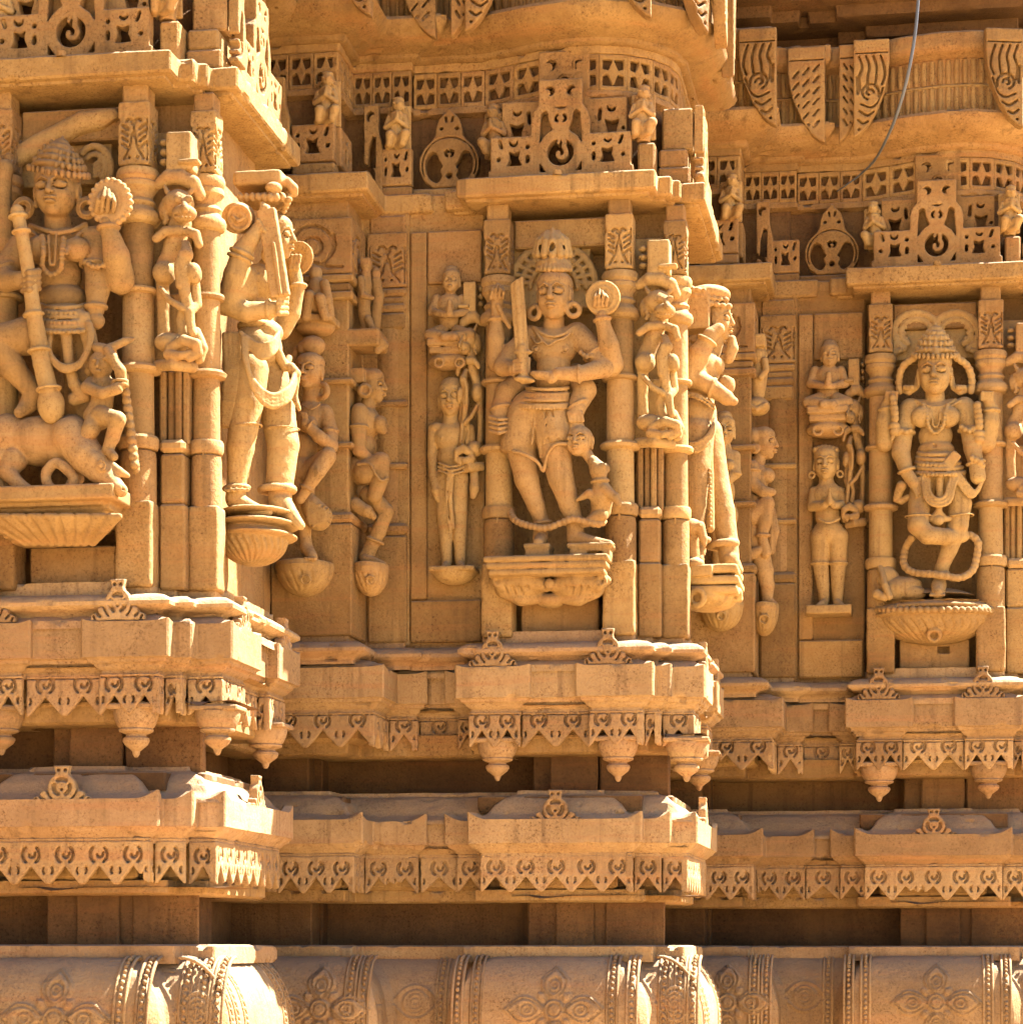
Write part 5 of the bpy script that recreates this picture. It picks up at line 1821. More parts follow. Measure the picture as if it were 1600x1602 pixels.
    statue('dancing_statue', 'four-armed stone dancer on one leg, wearing tiered crown and looped sashes', F, (1468, 936, -.01),
           parts=(('girdle', C), ('crown', H), ('garland', R), *cords), back=.152)
    A = Fig(b, 1360, 868, 1450, 945, -.09, .08, .003)
    A.el(1408, 922, .0, 34, 19, 22, 12); A.el(1388, 906, .01, 18, 22, 16, 25); A.el(1426, 928, -.01, 22, 12, 18)
    A.ch([(1376, 885, .0, 5), (1384, 915, -.04, 5), (1391, 934, -.045, 6)], .003)
    A.ch([(1372, 930, -.03, 8), (1384, 936, -.04, 6)], .003)
    piece('reclining_animal', 'worn reclining stone animal beside the dancing statue\'s foot', 'animal carving', A, (1405, 938, .0), rough=.0016)
    B = Fig(b, 1355, 925, 1568, 1015, -.14, .08, .0033)
    for y, w, d, h in ((943, 98, 62, 5), (964, 96, 60, 5)):
        B.ell(B.P(1461, y, .045), (w * B.m, d * B.m * 1.25, h * B.m * 1.3), .003)
    B.ell(B.P(1461, 954, .045), (92 * B.m, 70 * B.m, 12 * B.m), .003)
    for j in range(25):
        a = -1.45 + 2.9 * j / 24
        B.ell(B.P(1461 + 94 * math.sin(a), 954, .045 - 72 * B.m * math.cos(a)), (5.6 * B.m,) * 3, .001)
    B.ell(B.P(1461, 965, .045), (88 * B.m, 66 * B.m, 44 * B.m), .004)
    B.slab(1461, 935, -.02, 120, 6, 120, cut=True)
    ribs(B, B.P(1461, 965, .045), (88 * B.m, 66 * B.m, 44 * B.m), 17, width=.0034, lo=.25, hi=1.2)
    for j in range(0):
        a = -1.3 + .26 * j
        B.ch([(1461 + 84 * math.sin(a), 974, .045 - 62 * B.m * math.cos(a), 3), (1461 + 52 * math.sin(a * .9), 992, .045 - 52 * B.m * math.cos(a), 3), (1461 + 26 * math.sin(a), 1004, .045 - 30 * B.m * math.cos(a), 2.4)], .002, True)
    B.ring(B.P(1461, 994, .045 - 50 * B.m), 9 * B.m, 3.4 * B.m, (0, 1, .5), .002)
    piece('bowl_bracket', 'round bowl-shaped bracket with a bead rim under the dancing statue', 'bracket', B, (1461, 1010, .03))

# ------------------------------------------------------------------ left bay: the rider on the bull
def bull_rider():
    b = 1
    F = Fig(b, -40, 225, 215, 690, -.15, .11, .0028)
    F.face(89, 300, -.035, 36, 43, 0, rings=0)
    for x, R in ((37, 12), (136, 12)):
        F.ring(F.P(x, 325, -.03), R * F.m, 7 * F.m, (0, 1, 0), .003)
        F.ring(F.P(x, 325, -.042), R * F.m, 2.5 * F.m, (0, 1, 0), .001)
    F.ch([(90, 340, -.01, 21), (92, 364, .0, 22)])
    F.el(92, 388, .0, 52, 34, 34); F.el(58, 370, .002, 27, 16, 24); F.el(132, 370, .002, 27, 16, 24)
    F.el(60, 388, -.045, 22, 20, 18); F.el(120, 390, -.045, 22, 20, 18)
    F.el(93, 430, .0, 37, 34, 28); F.el(98, 468, .0, 42, 26, 32); F.el(102, 508, -.004, 52, 32, 36)
    F.el(82, 467, -.052, 4, 4, 4, cut=True)
    # legs
    F.ch([(84, 522, -.01, 33), (40, 526, -.06, 30), (-6, 532, -.08, 25), (20, 575, -.07, 21), (52, 612, -.05, 15), (44, 634, -.05, 14), (30, 645, -.07, 9)], .006)
    F.ch([(120, 530, .0, 33), (128, 590, .01, 28), (122, 650, .02, 22)], .006)
    # arms
    F.ch([(150, 378, .0, 25), (153, 418, -.02, 21), (152, 455, -.03, 19), (150, 484, -.04, 14)], .006)
    F.el(150, 502, -.045, 15, 14, 12)
    F.ch([(150, 388, .03, 22), (178, 430, .0, 23), (188, 437, -.02, 23), (182, 400, -.05, 21), (171, 360, -.06, 14), (168, 348, -.062, 13)], .006)
    F.ch([(160, 332, -.062, 13), (162, 318, -.075, 10)], .004)
    for k in range(4):
        F.ch([(150 + 9 * k, 330, -.080, 4.0), (153 + 8.6 * k, 312 - (0, 4, 3, -3)[k], -.097, 3.5), (158 + 6 * k, 300 - (0, 6, 3, -4)[k], -.084, 3.0)], .0005)
    F.ch([(38, 382, .0, 23), (8, 420, -.03, 19), (10, 440, -.06, 17), (34, 438, -.085, 14), (48, 434, -.092, 13)], .006)
    for k in range(4):
        F.ch([(60, 424 + 9 * k, -.088, 5.4), (46, 426 + 9 * k, -.115, 5), (36, 428 + 9 * k, -.10, 4.6)], .001)
    F.ch([(34, 390, .03, 20), (4, 420, .02, 20), (2, 380, .0, 19), (4, 330, -.01, 15), (4, 290, -.01, 14), (8, 262, -.01, 14)], .006)
    for args in ((150, 414, -.018, 24, 3.6, 0, 1), (150, 480, -.038, 16, 4, 0, 1), (170, 356, -.06, 16, 4, .1, 1), (6, 422, -.035, 21, 3, .5, 1)):
        F.band(*args)
    F.bead([(134, 410, -.045), (148, 417, -.055), (164, 414, -.05)], 5, 9)
    # necklaces
    F.cord([(48, 352, -.015), (70, 360, -.04), (92, 364, -.045), (116, 359, -.04), (134, 350, -.015)], 4)
    F.cord([(44, 358, -.015), (62, 374, -.045), (70, 396, -.07)], 3); F.cord([(136, 356, -.015), (116, 374, -.045), (104, 396, -.07)], 3)
    F.bead([(66, 370, -.05), (68, 396, -.07), (66, 416, -.06), (80, 430, -.055), (95, 420, -.06), (97, 396, -.07), (100, 370, -.05)], 5, 7.6)
    F.cord([(76, 368, -.05), (78, 408, -.062), (82, 414, -.06), (86, 408, -.062), (88, 368, -.05)], 2.4)
    C = Fig(b, 45, 455, 165, 640, -.14, .05, .003)
    for k in range(6):
        y = 474 + 7.5 * k; w = 37 + 2.6 * k
        pts = [(98 + w * math.sin(a), y + 7 * math.cos(a), .0 - (.058 + .004 * k) * math.cos(a)) for a in np.linspace(-1.45, 1.45, 13)]
        C.cord(pts, 3.8)
        if k % 2:
            C.bead([(p[0], p[1] + 1, p[2] - .005) for p in pts], 4, 8)
    C.el(100, 496, -.002, 44, 26, 33)
    for r in (20, 26, 32):
        C.cord([(84 - r * .2, 520, -.065), (80 - r * .1, 545 + r * .3, -.08), (98, 560 + r * .6, -.085), (126, 558 + r * .4, -.08), (132 + r * .4, 530, -.07), (128 + r * .4, 505, -.06)], 4)
    C.ch([(104, 522, -.07, 9), (108, 570, -.07, 8), (116, 600, -.06, 10), (132, 618, -.05, 12), (116, 624, -.05, 11)], .005)
    C.ch([(132, 500, -.05, 14), (142, 540, -.05, 12), (140, 580, -.05, 8)], .005)
    H = Fig(b, 35, 205, 160, 290, -.13, .08, .0024)
    for k, (y, w) in enumerate(((264, 46), (252, 38), (242, 31), (233, 23), (226, 14))):
        H.el(92 + k, y, -.03, w, 10, w * .82, -9, k=.002)
        n = max(6, int(w * .32))
        for j in range(n):
            a = -1.4 + 2.8 * j / (n - 1)
            H.el(92 + k + (w + 2) * math.sin(a), y + 4 + 7 * math.sin(a) + 2 * math.cos(a), -.03 - ((w * .82 + 4) * H.m) * math.cos(a), 3.8, 6.5, 4.6, k=.0006)
    H.ch([(97, 226, -.03, 7), (98, 214, -.028, 3)], .003)
    S = Fig(b, 5, 310, 115, 670, -.14, -.02, .003)
    S.ch([(27, 330, -.095, 11), (38, 385, -.098, 11), (47, 440, -.10, 11), (53, 490, -.10, 13), (66, 570, -.09, 15), (76, 610, -.085, 15)], .002)
    for x, y, r in ((28, 338, 13), (33, 362, 13), (53, 492, 15), (61, 548, 16), (76, 608, 18)):
        S.band(x, y, -.098, r, 3, .15, 1)
    S.el(80, 634, -.08, 22, 30, 20, 6)
    for k in range(5):
        S.ch([(66 + 7 * k, 618, -.118, 2.4), (66 + 7 * k, 652, -.118, 2.4)], .001, True)
    D = Fig(b, 130, 268, 220, 365, -.13, -.02, .003)
    D.disc(D.P(173, 316, -.066), 32 * D.m, .010, (0, 1, 0))
    D.ring(D.P(173, 316, -.074), 22 * D.m, 2.6 * D.m, (0, 1, 0), .001); D.ring(D.P(173, 316, -.074), 14 * D.m, 2.4 * D.m, (0, 1, 0), .001)
    for j in range(22):
        a = 2 * math.pi * j / 22
        D.el(173 + 31 * math.cos(a), 316 + 34 * math.sin(a), -.068, 5, 5, 7, k=.001)
    B0 = Fig(b, -20, 170, 195, 300, .0, .16, .003)
    B0.ch([(-10, 268, .055, 16), (60, 226, .055, 17), (130, 192, .055, 18), (176, 184, .055, 16)], .002)
    B0.slab(170, 205, .05, 26, 9, 30, 28, cut=True)
    for r, w in ((26, 6), (16, 5)):
        B0.ch([(148 + r * math.cos(a), 262 - r * 1.3 * math.sin(a), .06, w) for a in np.linspace(-.8, 2.4, 10)], .002)
    for k in range(4):
        B0.ch([(146, 258 + 6 * k, .06, 3), (170, 240 + 9 * k, .06, 4)], .002)
    B0.slab(100, 250, .12, 90, 50, 26)
    statue('bull_rider_statue', 'crowned stone statue with staff and disc, seated astride a bull at far left', F, (95, 650, 0),
           parts=(('girdle', C), ('crown', H), ('staff', S), ('disc', D), ('halo_beam', B0)), back=.152)
    A = Fig(b, 115, 500, 225, 745, -.15, .03, .003)
    A.el(158, 570, -.075, 20, 22, 18); A.el(163, 548, -.07, 22, 11, 18, -20); A.ch([(170, 545, -.08, 8), (196, 533, -.07, 6), (208, 530, -.06, 3)], .003)
    A.el(147, 562, -.10, 5, 3.2, 3, k=.001); A.el(164, 560, -.10, 5, 3.2, 3, k=.001); A.ch([(154, 562, -.10, 2.6), (152, 572, -.107, 3.4)], .001); A.el(153, 580, -.10, 6, 2.2, 3, k=.001)
    A.ch([(160, 590, -.065, 11), (161, 606, -.06, 21), (160, 630, -.06, 17), (152, 652, -.06, 22)], .006)
    A.ch([(142, 600, -.07, 11), (136, 606, -.09, 10), (160, 615, -.11, 9), (184, 608, -.11, 9)], .004)
    A.ch([(180, 602, -.06, 10), (190, 600, -.09, 9), (188, 580, -.10, 9), (176, 560, -.095, 9), (168, 548, -.09, 8)], .004)
    for y in (596, 602):
        A.band(188, y, -.10, 11, 2.6, 0, 1)
    A.ch([(150, 655, -.07, 17), (142, 672, -.09, 14), (130, 690, -.09, 11), (124, 706, -.09, 9)], .005)
    A.ch([(158, 650, -.08, 16), (184, 656, -.11, 13), (176, 684, -.10, 11), (168, 704, -.10, 9), (178, 714, -.11, 7)], .005)
    A.ch([(194, 600, -.05, 6), (200, 640, -.05, 7), (206, 690, -.05, 7), (212, 735, -.05, 7)], .003)
    A.bead([(194, 590, -.055), (200, 640, -.06), (206, 690, -.06), (212, 738, -.06)], 8, 13)
    piece('attendant_statuette', 'small crouching attendant figure clinging beside the bull rider\'s leg', 'statuette', A, (160, 715, -.05))
    U = Fig(b, -40, 630, 225, 785, -.17, .08, .0029)
    U.el(62, 690, -.03, 64, 40, 42); U.el(14, 688, -.03, 42, 42, 42); U.el(100, 690, -.04, 38, 40, 36)
    U.el(112, 664, -.03, 22, 16, 20)
    U.ch([(112, 684, -.06, 34), (138, 716, -.085, 27), (158, 738, -.095, 21), (180, 760, -.105, 13), (190, 768, -.108, 10)], .008)
    U.ch([(2, 716, -.05, 26), (-4, 748, -.05, 14), (4, 770, -.05, 11)], .005)
    U.ch([(112, 722, -.05, 20), (120, 748, -.06, 12), (108, 766, -.08, 9), (134, 770, -.09, 8)], .005)
    U.el(150, 722, -.10, 24, 17, 20, -40); U.el(186, 764, -.112, 13, 10, 12, -35)
    U.el(158, 728, -.125, 6, 5, 6, 30, k=.001)
    U.ring(U.P(158, 728, -.128), 8 * U.m, 1.8 * U.m, (.2, 1, 0), .0008)
    for k in range(3):
        U.ch([(118 + 9 * k, 690 + 2 * k, -.098, 2), (112 + 9 * k, 730 + 3 * k, -.098, 2)], .001, True)
    U.ch([(150, 712, -.09, 8), (166, 708, -.10, 6), (178, 716, -.10, 4)], .002); U.ch([(160, 716, -.09, 6), (186, 738, -.10, 8), (200, 744, -.09, 4)], .003)
    U.el(164, 735, -.122, 4, 3, 3, k=.001); U.ch([(180, 764, -.12, 2), (196, 766, -.118, 2)], .001, True)
    U.ch([(22, 720, -.06, 22), (12, 738, -.075, 14), (28, 756, -.085, 11), (44, 768, -.09, 10), (56, 772, -.10, 7)], .005)
    U.ch([(*q[:2], -.088, 8) for q in U.smooth([(80, 728, 0), (72, 742, 0), (76, 760, 0), (92, 770, 0), (110, 765, 0), (116, 750, 0), (106, 736, 0), (90, 724, 0), (80, 728, 0)])], .003)
    U.ch([(128, 768, -.07, 9), (158, 766, -.09, 8)], .003)
    U.ch([(-6, 668, .0, 8), (-10, 700, -.02, 7), (-14, 735, -.02, 7)], .003)
    piece('bull_statue', 'stone bull with lowered head carrying the crowned rider at far left', 'bull', U, (70, 774, -.03))
    B = Fig(b, -60, 768, 225, 862, -.17, .08, .0036)
    B.slab(70, 785, -.02, 142, 12, 84, rnd=.004)
    B.slab(62, 800, -.01, 128, 4, 70, rnd=.003)
    for k in range(7):
        z = 806 + 7 * k
        B.slab(78, z, .0, 122 - 11 * k, 5, 64 - 6 * k, k=.012)
    for k in range(9):
        x = -28 + 25 * k
        xb = 78 + (x - 78) * .52 + 16
        for j in range(3):
            B.ch([(x + 7 * j, 808, -.112, 6), (x * .5 + xb * .5 + 4 * j, 828, -.086, 6.5), (xb + 2 * j, 850, -.046, 5)], .004)
        B.ch([(x - 5, 806, -.124, 2.6), (x * .5 + xb * .5 - 5, 828, -.10, 4.5), (xb - 4, 850, -.060, 4)], .002, True)
    piece('leaf_bracket', 'flat slab bracket with slanted leaf underside beneath the bull', 'bracket', B, (62, 855, .0))

sword_bearer()
dancer()
bull_rider()
# ------------------------------------------------------------------ rearing lions between the pillars
def lion_mesh():
    F = Fig(1, 225, 195, 330, 590, -.06, .165, .003)
    Y = .03
    F.slab(287, 243, Y + .02, 21, 31, 30, rnd=.006)
    for k in range(4):
        F.ch([(272 + 10 * k, 216, Y - .03, 2.2), (272 + 10 * k, 262, Y - .032, 2.2)], .001, True)
    F.slab(296, 254, Y - .018, 18, 3.5, 12, rnd=.004)
    for k in range(3):
        F.el(258, 224 + 15 * k, Y + .02, 9, 6, 12)
        F.el(256, 231 + 15 * k, Y + .0, 7, 4, 10, cut=True)
    F.ch([(248, 288, Y, 9), (264, 277, Y - .01, 12), (284, 277, Y - .014, 12), (302, 286, Y - .010, 12), (312, 304, Y, 10)], .004)
    F.el(280, 318, Y - .012, 25, 22, 26); F.el(288, 334, Y - .035, 20, 14, 18)
    F.el(262, 330, Y, 14, 20, 18)
    for k in range(7):
        F.el(258 + 3 * (k % 2), 312 + 6 * k, Y - .02, 5, 4.4, 5, k=.002)
    for x in (279, 295):
        F.el(x, 311, Y - .052, 6.4, 6.2, 6, k=.0015); F.ring(F.P(x, 311, Y - .056), 6 * F.m, 1.2 * F.m, (0, 1, 0), .0008)
    F.ch([(287, 312, Y - .052, 4), (290, 327, Y - .068, 6)], .003)
    F.ch([(274, 336, Y - .048, 2.4), (288, 341, Y - .068, 2.6), (301, 336, Y - .055, 2.2)], .001, True)
    for k in range(4):
        F.el(279 + 6 * k, 339, Y - .064, 2, 2.6, 2, k=.0006)
    F.ch([(262, 300, Y - .02, 5), (258, 292, Y - .015, 3)], .002); F.ch([(298, 300, Y - .02, 5), (304, 293, Y - .015, 3)], .002)
    F.ch([(282, 350, Y, 18), (274, 378, Y - .004, 17), (264, 405, Y, 15), (257, 427, Y, 19)], .005)
    F.ch([(280, 360, Y - .03, 8), (258, 362, Y - .035, 8), (244, 373, Y - .035, 7)], .003)
    F.ch([(294, 362, Y - .02, 8), (306, 366, Y - .03, 8), (311, 382, Y - .03, 7)], .003)
    F.el(257, 427, Y - .012, 19, 19, 20)
    F.ch([(290, 382, Y - .02, 7), (292, 398, Y - .035, 11), (284, 412, Y - .035, 10), (287, 440, Y - .03, 11), (289, 458, Y - .03, 9), (294, 480, Y - .025, 9)], .004)
    F.el(304, 427, Y - .03, 12, 17, 13, 10)
    F.ch([(283, 396, Y - .045, 5), (278, 416, Y - .045, 6), (280, 446, Y - .04, 6)], .003)
    F.ch([(254, 444, Y, 11), (256, 480, Y + .01, 10), (257, 520, Y + .01, 11)], .004)
    F.ch([(251, 452, Y - .03, 5), (266, 470, Y - .035, 5), (286, 482, Y - .035, 6)], .002)
    F.ch([(290, 470, Y - .02, 9), (284, 500, Y - .01, 8), (288, 522, Y - .01, 10)], .003)
    F.ch([(304, 440, Y - .01, 9), (308, 476, Y - .01, 8), (296, 488, Y - .03, 8), (300, 520, Y - .03, 8)], .003)
    F.el(268, 537, Y - .01, 28, 17, 22, -6)
    F.ch([(268, 544, Y - .03, 10), (288, 532, Y - .045, 9), (306, 538, Y - .05, 9), (310, 552, Y - .045, 8), (296, 560, Y - .045, 7)], .003)
    F.ch([(262, 554, Y - .035, 8), (284, 556, Y - .05, 7), (296, 552, Y - .05, 5)], .003)
    F.ch([(306, 520, Y - .01, 9), (317, 545, Y - .015, 9), (312, 562, Y - .02, 8)], .003)
    F.ch([(246, 572, Y, 9), (272, 570, Y - .035, 10), (302, 574, Y - .02, 9)], .003)
    F.slab(272, 520, Y + .07, 40, 60, 16); F.slab(272, 400, Y + .10, 36, 200, 16)
    F.rough(.0009, 50, 4)
    return F.mesh('lion', .152)

def lions():
    me = lion_mesh()
    for b, s, where in ((1, 1, 'right of the bull-riding statue'), (2, 1, 'right of the sword-bearing statue'), (2, -1, 'left of the sword-bearing statue'), (3, -1, 'left of the dancing statue'), (3, 1, 'right of the dancing statue')):
        base = Vector((.226, .03, 1.24))
        m = cached('lionb', lambda: (me.transform(Matrix.Translation(-base)), me)[1])
        loc = base.copy()
        if s < 0:
            loc = Vector((-.212, .055, 1.20))
        single('lion_carving', m, STATUE, 'rearing stone lion with bulging eyes on a post, ' + where, 'lion carving', b, loc, 0, (1, 1, 1) if s > 0 else (-.58, .9, .93), group='rearing lions between the pillars')

# ------------------------------------------------------------------ figures on the right-hand faces
def side_guardian():
    b = 1
    Y = .27
    F = Fig(b, 335, 320, 490, 840, .13, .42, .0028)
    F.face(437, 372, Y, 23, 37, 78, rings=0, ears=True)
    F.ring(F.P(424, 398, Y - .05), 12 * F.m, 5 * F.m, (0, 1, 0), .002)
    F.ch([(428, 404, Y, 17), (418, 422, Y, 19)])
    F.el(408, 446, Y, 34, 34, 48); F.el(432, 446, Y - .02, 14, 16, 20)
    F.el(404, 492, Y, 29, 36, 40); F.el(402, 545, Y, 42, 42, 48); F.el(420, 520, Y, 24, 20, 34)
    F.ch([(386, 434, Y - .06, 20), (362, 466, Y - .075, 23), (368, 430, Y - .09, 20), (380, 392, Y - .09, 17), (394, 372, Y - .09, 13), (405, 356, Y - .085, 12)], .005)
    for k in range(4):
        F.ch([(404 + 3 * k, 346 + 5 * k, -.005 + Y - .09, 5), (413 + 2 * k, 352 + 6 * k, Y - .085, 4.5), (409 + 2 * k, 362 + 6 * k, Y - .09, 4)], .001)
    F.band(378, 396, Y - .09, 19, 3.4, .4, -1); F.band(375, 404, Y - .09, 20, 2.8, .4, -1)
    F.ch([(398, 430, Y - .04, 18), (388, 456, Y - .05, 17), (352, 474, Y - .07, 20), (385, 488, Y - .075, 17), (424, 484, Y - .07, 13), (440, 480, Y - .06, 12)], .005)
    F.band(421, 484, Y - .07, 15, 3, 1, 0); F.band(393, 438, Y - .045, 20, 3.2, .3, 1)
    for k in range(4):
        F.ch([(436, 466 + 8 * k, Y - .085, 5), (448, 466 + 8 * k, Y - .065, 5), (446, 467 + 8 * k, Y - .045, 4.5)], .001)
    F.ch([(418, 440, Y + .06, 18), (440, 516, Y + .05, 16), (456, 490, Y + .05, 15), (465, 452, Y + .045, 12), (461, 424, Y + .045, 11)], .005)
    F.band(465, 448, Y + .045, 14, 3.2, .1, 1)
    for k in range(3):
        F.ch([(455 + 5 * k, 420, Y + .03, 4), (457 + 6 * k, 400, Y + .03, 3.6)], .001)
    # legs
    F.ch([(390, 580, Y - .04, 33), (386, 630, Y - .05, 28), (376, 700, Y - .06, 23), (371, 752, Y - .06, 17), (368, 778, Y - .06, 17)], .006)
    F.ch([(368, 782, Y - .06, 16), (396, 796, Y - .065, 11), (420, 801, Y - .065, 7)], .004)
    F.ch([(418, 580, Y + .03, 34), (432, 636, Y + .03, 31), (443, 695, Y + .02, 27), (438, 752, Y + .01, 23), (438, 780, Y + .01, 20)], .006)
    F.ch([(440, 788, Y + .0, 19), (455, 806, Y - .005, 13), (470, 822, Y - .01, 8)], .004)
    F.band(370, 764, Y - .06, 20, 4.4, .05, 1); F.band(434, 766, Y + .01, 27, 6.5, .0, 1); F.band(385, 668, Y - .055, 26, 1.8, .1, 1); F.band(441, 672, Y + .02, 29, 1.8, 0, 1)
    for k in range(9):
        F.el(352 + 4.5 * k, 766 + (k % 2), Y - .09 - .004 * math.sin(k * .4), 3.4, 4, 3.4, k=.001)
    C = Fig(b, 335, 495, 480, 700, .13, .40, .003)
    for k in range(5):
        C.cord([(388 - 3 * k, 528 - 2 * k, Y - .075), (404, 538 + 5 * k, Y - .092), (424, 535 + 5 * k, Y - .085), (436, 520 + 5 * k, Y - .05)], 3.6)
    for k in range(4):
        C.cord([(380 + 2 * k, 528, Y - .08), (384 + k, 566 + 3 * k, Y - .105), (398 + k, 598 + 6 * k, Y - .105), (424, 618 + 6 * k, Y - .085), (450, 608 + 6 * k, Y - .05), (461, 585 + 5 * k, Y + .0)], 4.4)
    for k in range(4):
        C.ch([(352 + 8 * k, 524, Y - .065, 6), (356 + 6 * k, 580, Y - .075, 7), (352 + 5 * k, 630, Y - .075, 8), (350 + 4 * k, 664, Y - .07, 6)], .003)
    C.ch([(428, 540, Y - .02, 10), (446, 575, Y + .0, 7), (452, 560, Y + .02, 6)], .003)
    C.el(402, 512, Y, 33, 12, 44, k=.003)
    C.ch([(455, 575, Y, 9), (464, 584, Y, 7), (460, 620, Y + .01, 6), (468, 640, Y + .01, 4)], .003)
    H = Fig(b, 360, 265, 475, 345, .16, .40, .003)
    H.slab(412, 288, Y, 42, 12, 44, rnd=.008)
    H.el(440, 290, Y, 24, 13, 40); H.el(428, 294, Y - .06, 14, 10, 16); H.ch([(448, 283, Y - .03, 8), (458, 294, Y - .02, 9), (460, 302, Y - .01, 7)], .003)
    H.el(418, 316, Y, 40, 12, 40)
    for k in range(9):
        H.el(376 + 9.4 * k, 308, Y - .070 + .00075 * max(0, k - 5) ** 2 * 8, 5.6, 8, 7, k=.0015)
    for k in range(4):
        H.el(452 - 3 * k, 312 + 6 * k, Y - .045 + .012 * k, 6, 5, 7, k=.0015)
    S = Fig(b, 395, 310, 460, 480, .13, .25, .003)
    S.slab(428, 396, Y - .085, 16, 74, 9, 9.5, rnd=.005)
    S.slab(433, 420, Y - .10, 3.4, 44, 4, 8, rnd=.002)
    S.ch([(414, 326, Y - .085, 10), (411, 320, Y - .085, 5)], .004)
    D = Fig(b, 345, 308, 405, 375, .12, .25, .003)
    D.disc(D.P(373, 341, Y - .09), 25 * D.m, .020, (.12, 1, .25))
    D.ring(D.P(374, 340, Y - .112), 19 * D.m, 3 * D.m, (.12, 1, .25), .001)
    D.ch([(364, 338, Y - .112, 3), (372, 346, Y - .114, 3), (384, 340, Y - .113, 3), (374, 331, Y - .112, 3)], .001)
    G = Fig(b, 440, 360, 500, 450, .22, .40, .003)
    for r in (27, 22, 17):
        G.ring(G.P(466, 404, Y + .07), r * G.m, 2.6 * G.m, (.25, 1, 0), .001)
    G.disc(G.P(466, 404, Y + .075), 27 * G.m, .004, (.25, 1, 0))
    statue('corner_guardian_statue', 'robed statue in profile with broad sword, on the sunlit right face of left bay', F, (410, 800, Y),
           parts=(('draped_sashes', C), ('headdress', H), ('sword', S), ('drum', D), ('round_shield', G)))
    B = Fig(b, 335, 790, 485, 898, .10, .45, .003)
    for k, (y, w, d) in enumerate(((805, 60, 78), (822, 63, 82), (840, 60, 78))):
        B.ell(B.P(404, y, Y + .01), (w * B.m * 1.08, d * B.m * 1.1, 9 * B.m), .003)
    B.ell(B.P(396, 845, Y + .01), (58 * B.m, 74 * B.m, 44 * B.m), .004)
    B.slab(400, 790, Y, 110, 9, 140, cut=True)
    ribs(B, B.P(396, 845, Y + .01), (58 * B.m, 74 * B.m, 44 * B.m), 15, width=.0040, turn=.4, spread=1.7, lo=.12, hi=1.25)
    piece('round_bracket', 'round plated bracket with leaf underside beneath the sunlit profile statue', 'bracket', B, (400, 892, Y))

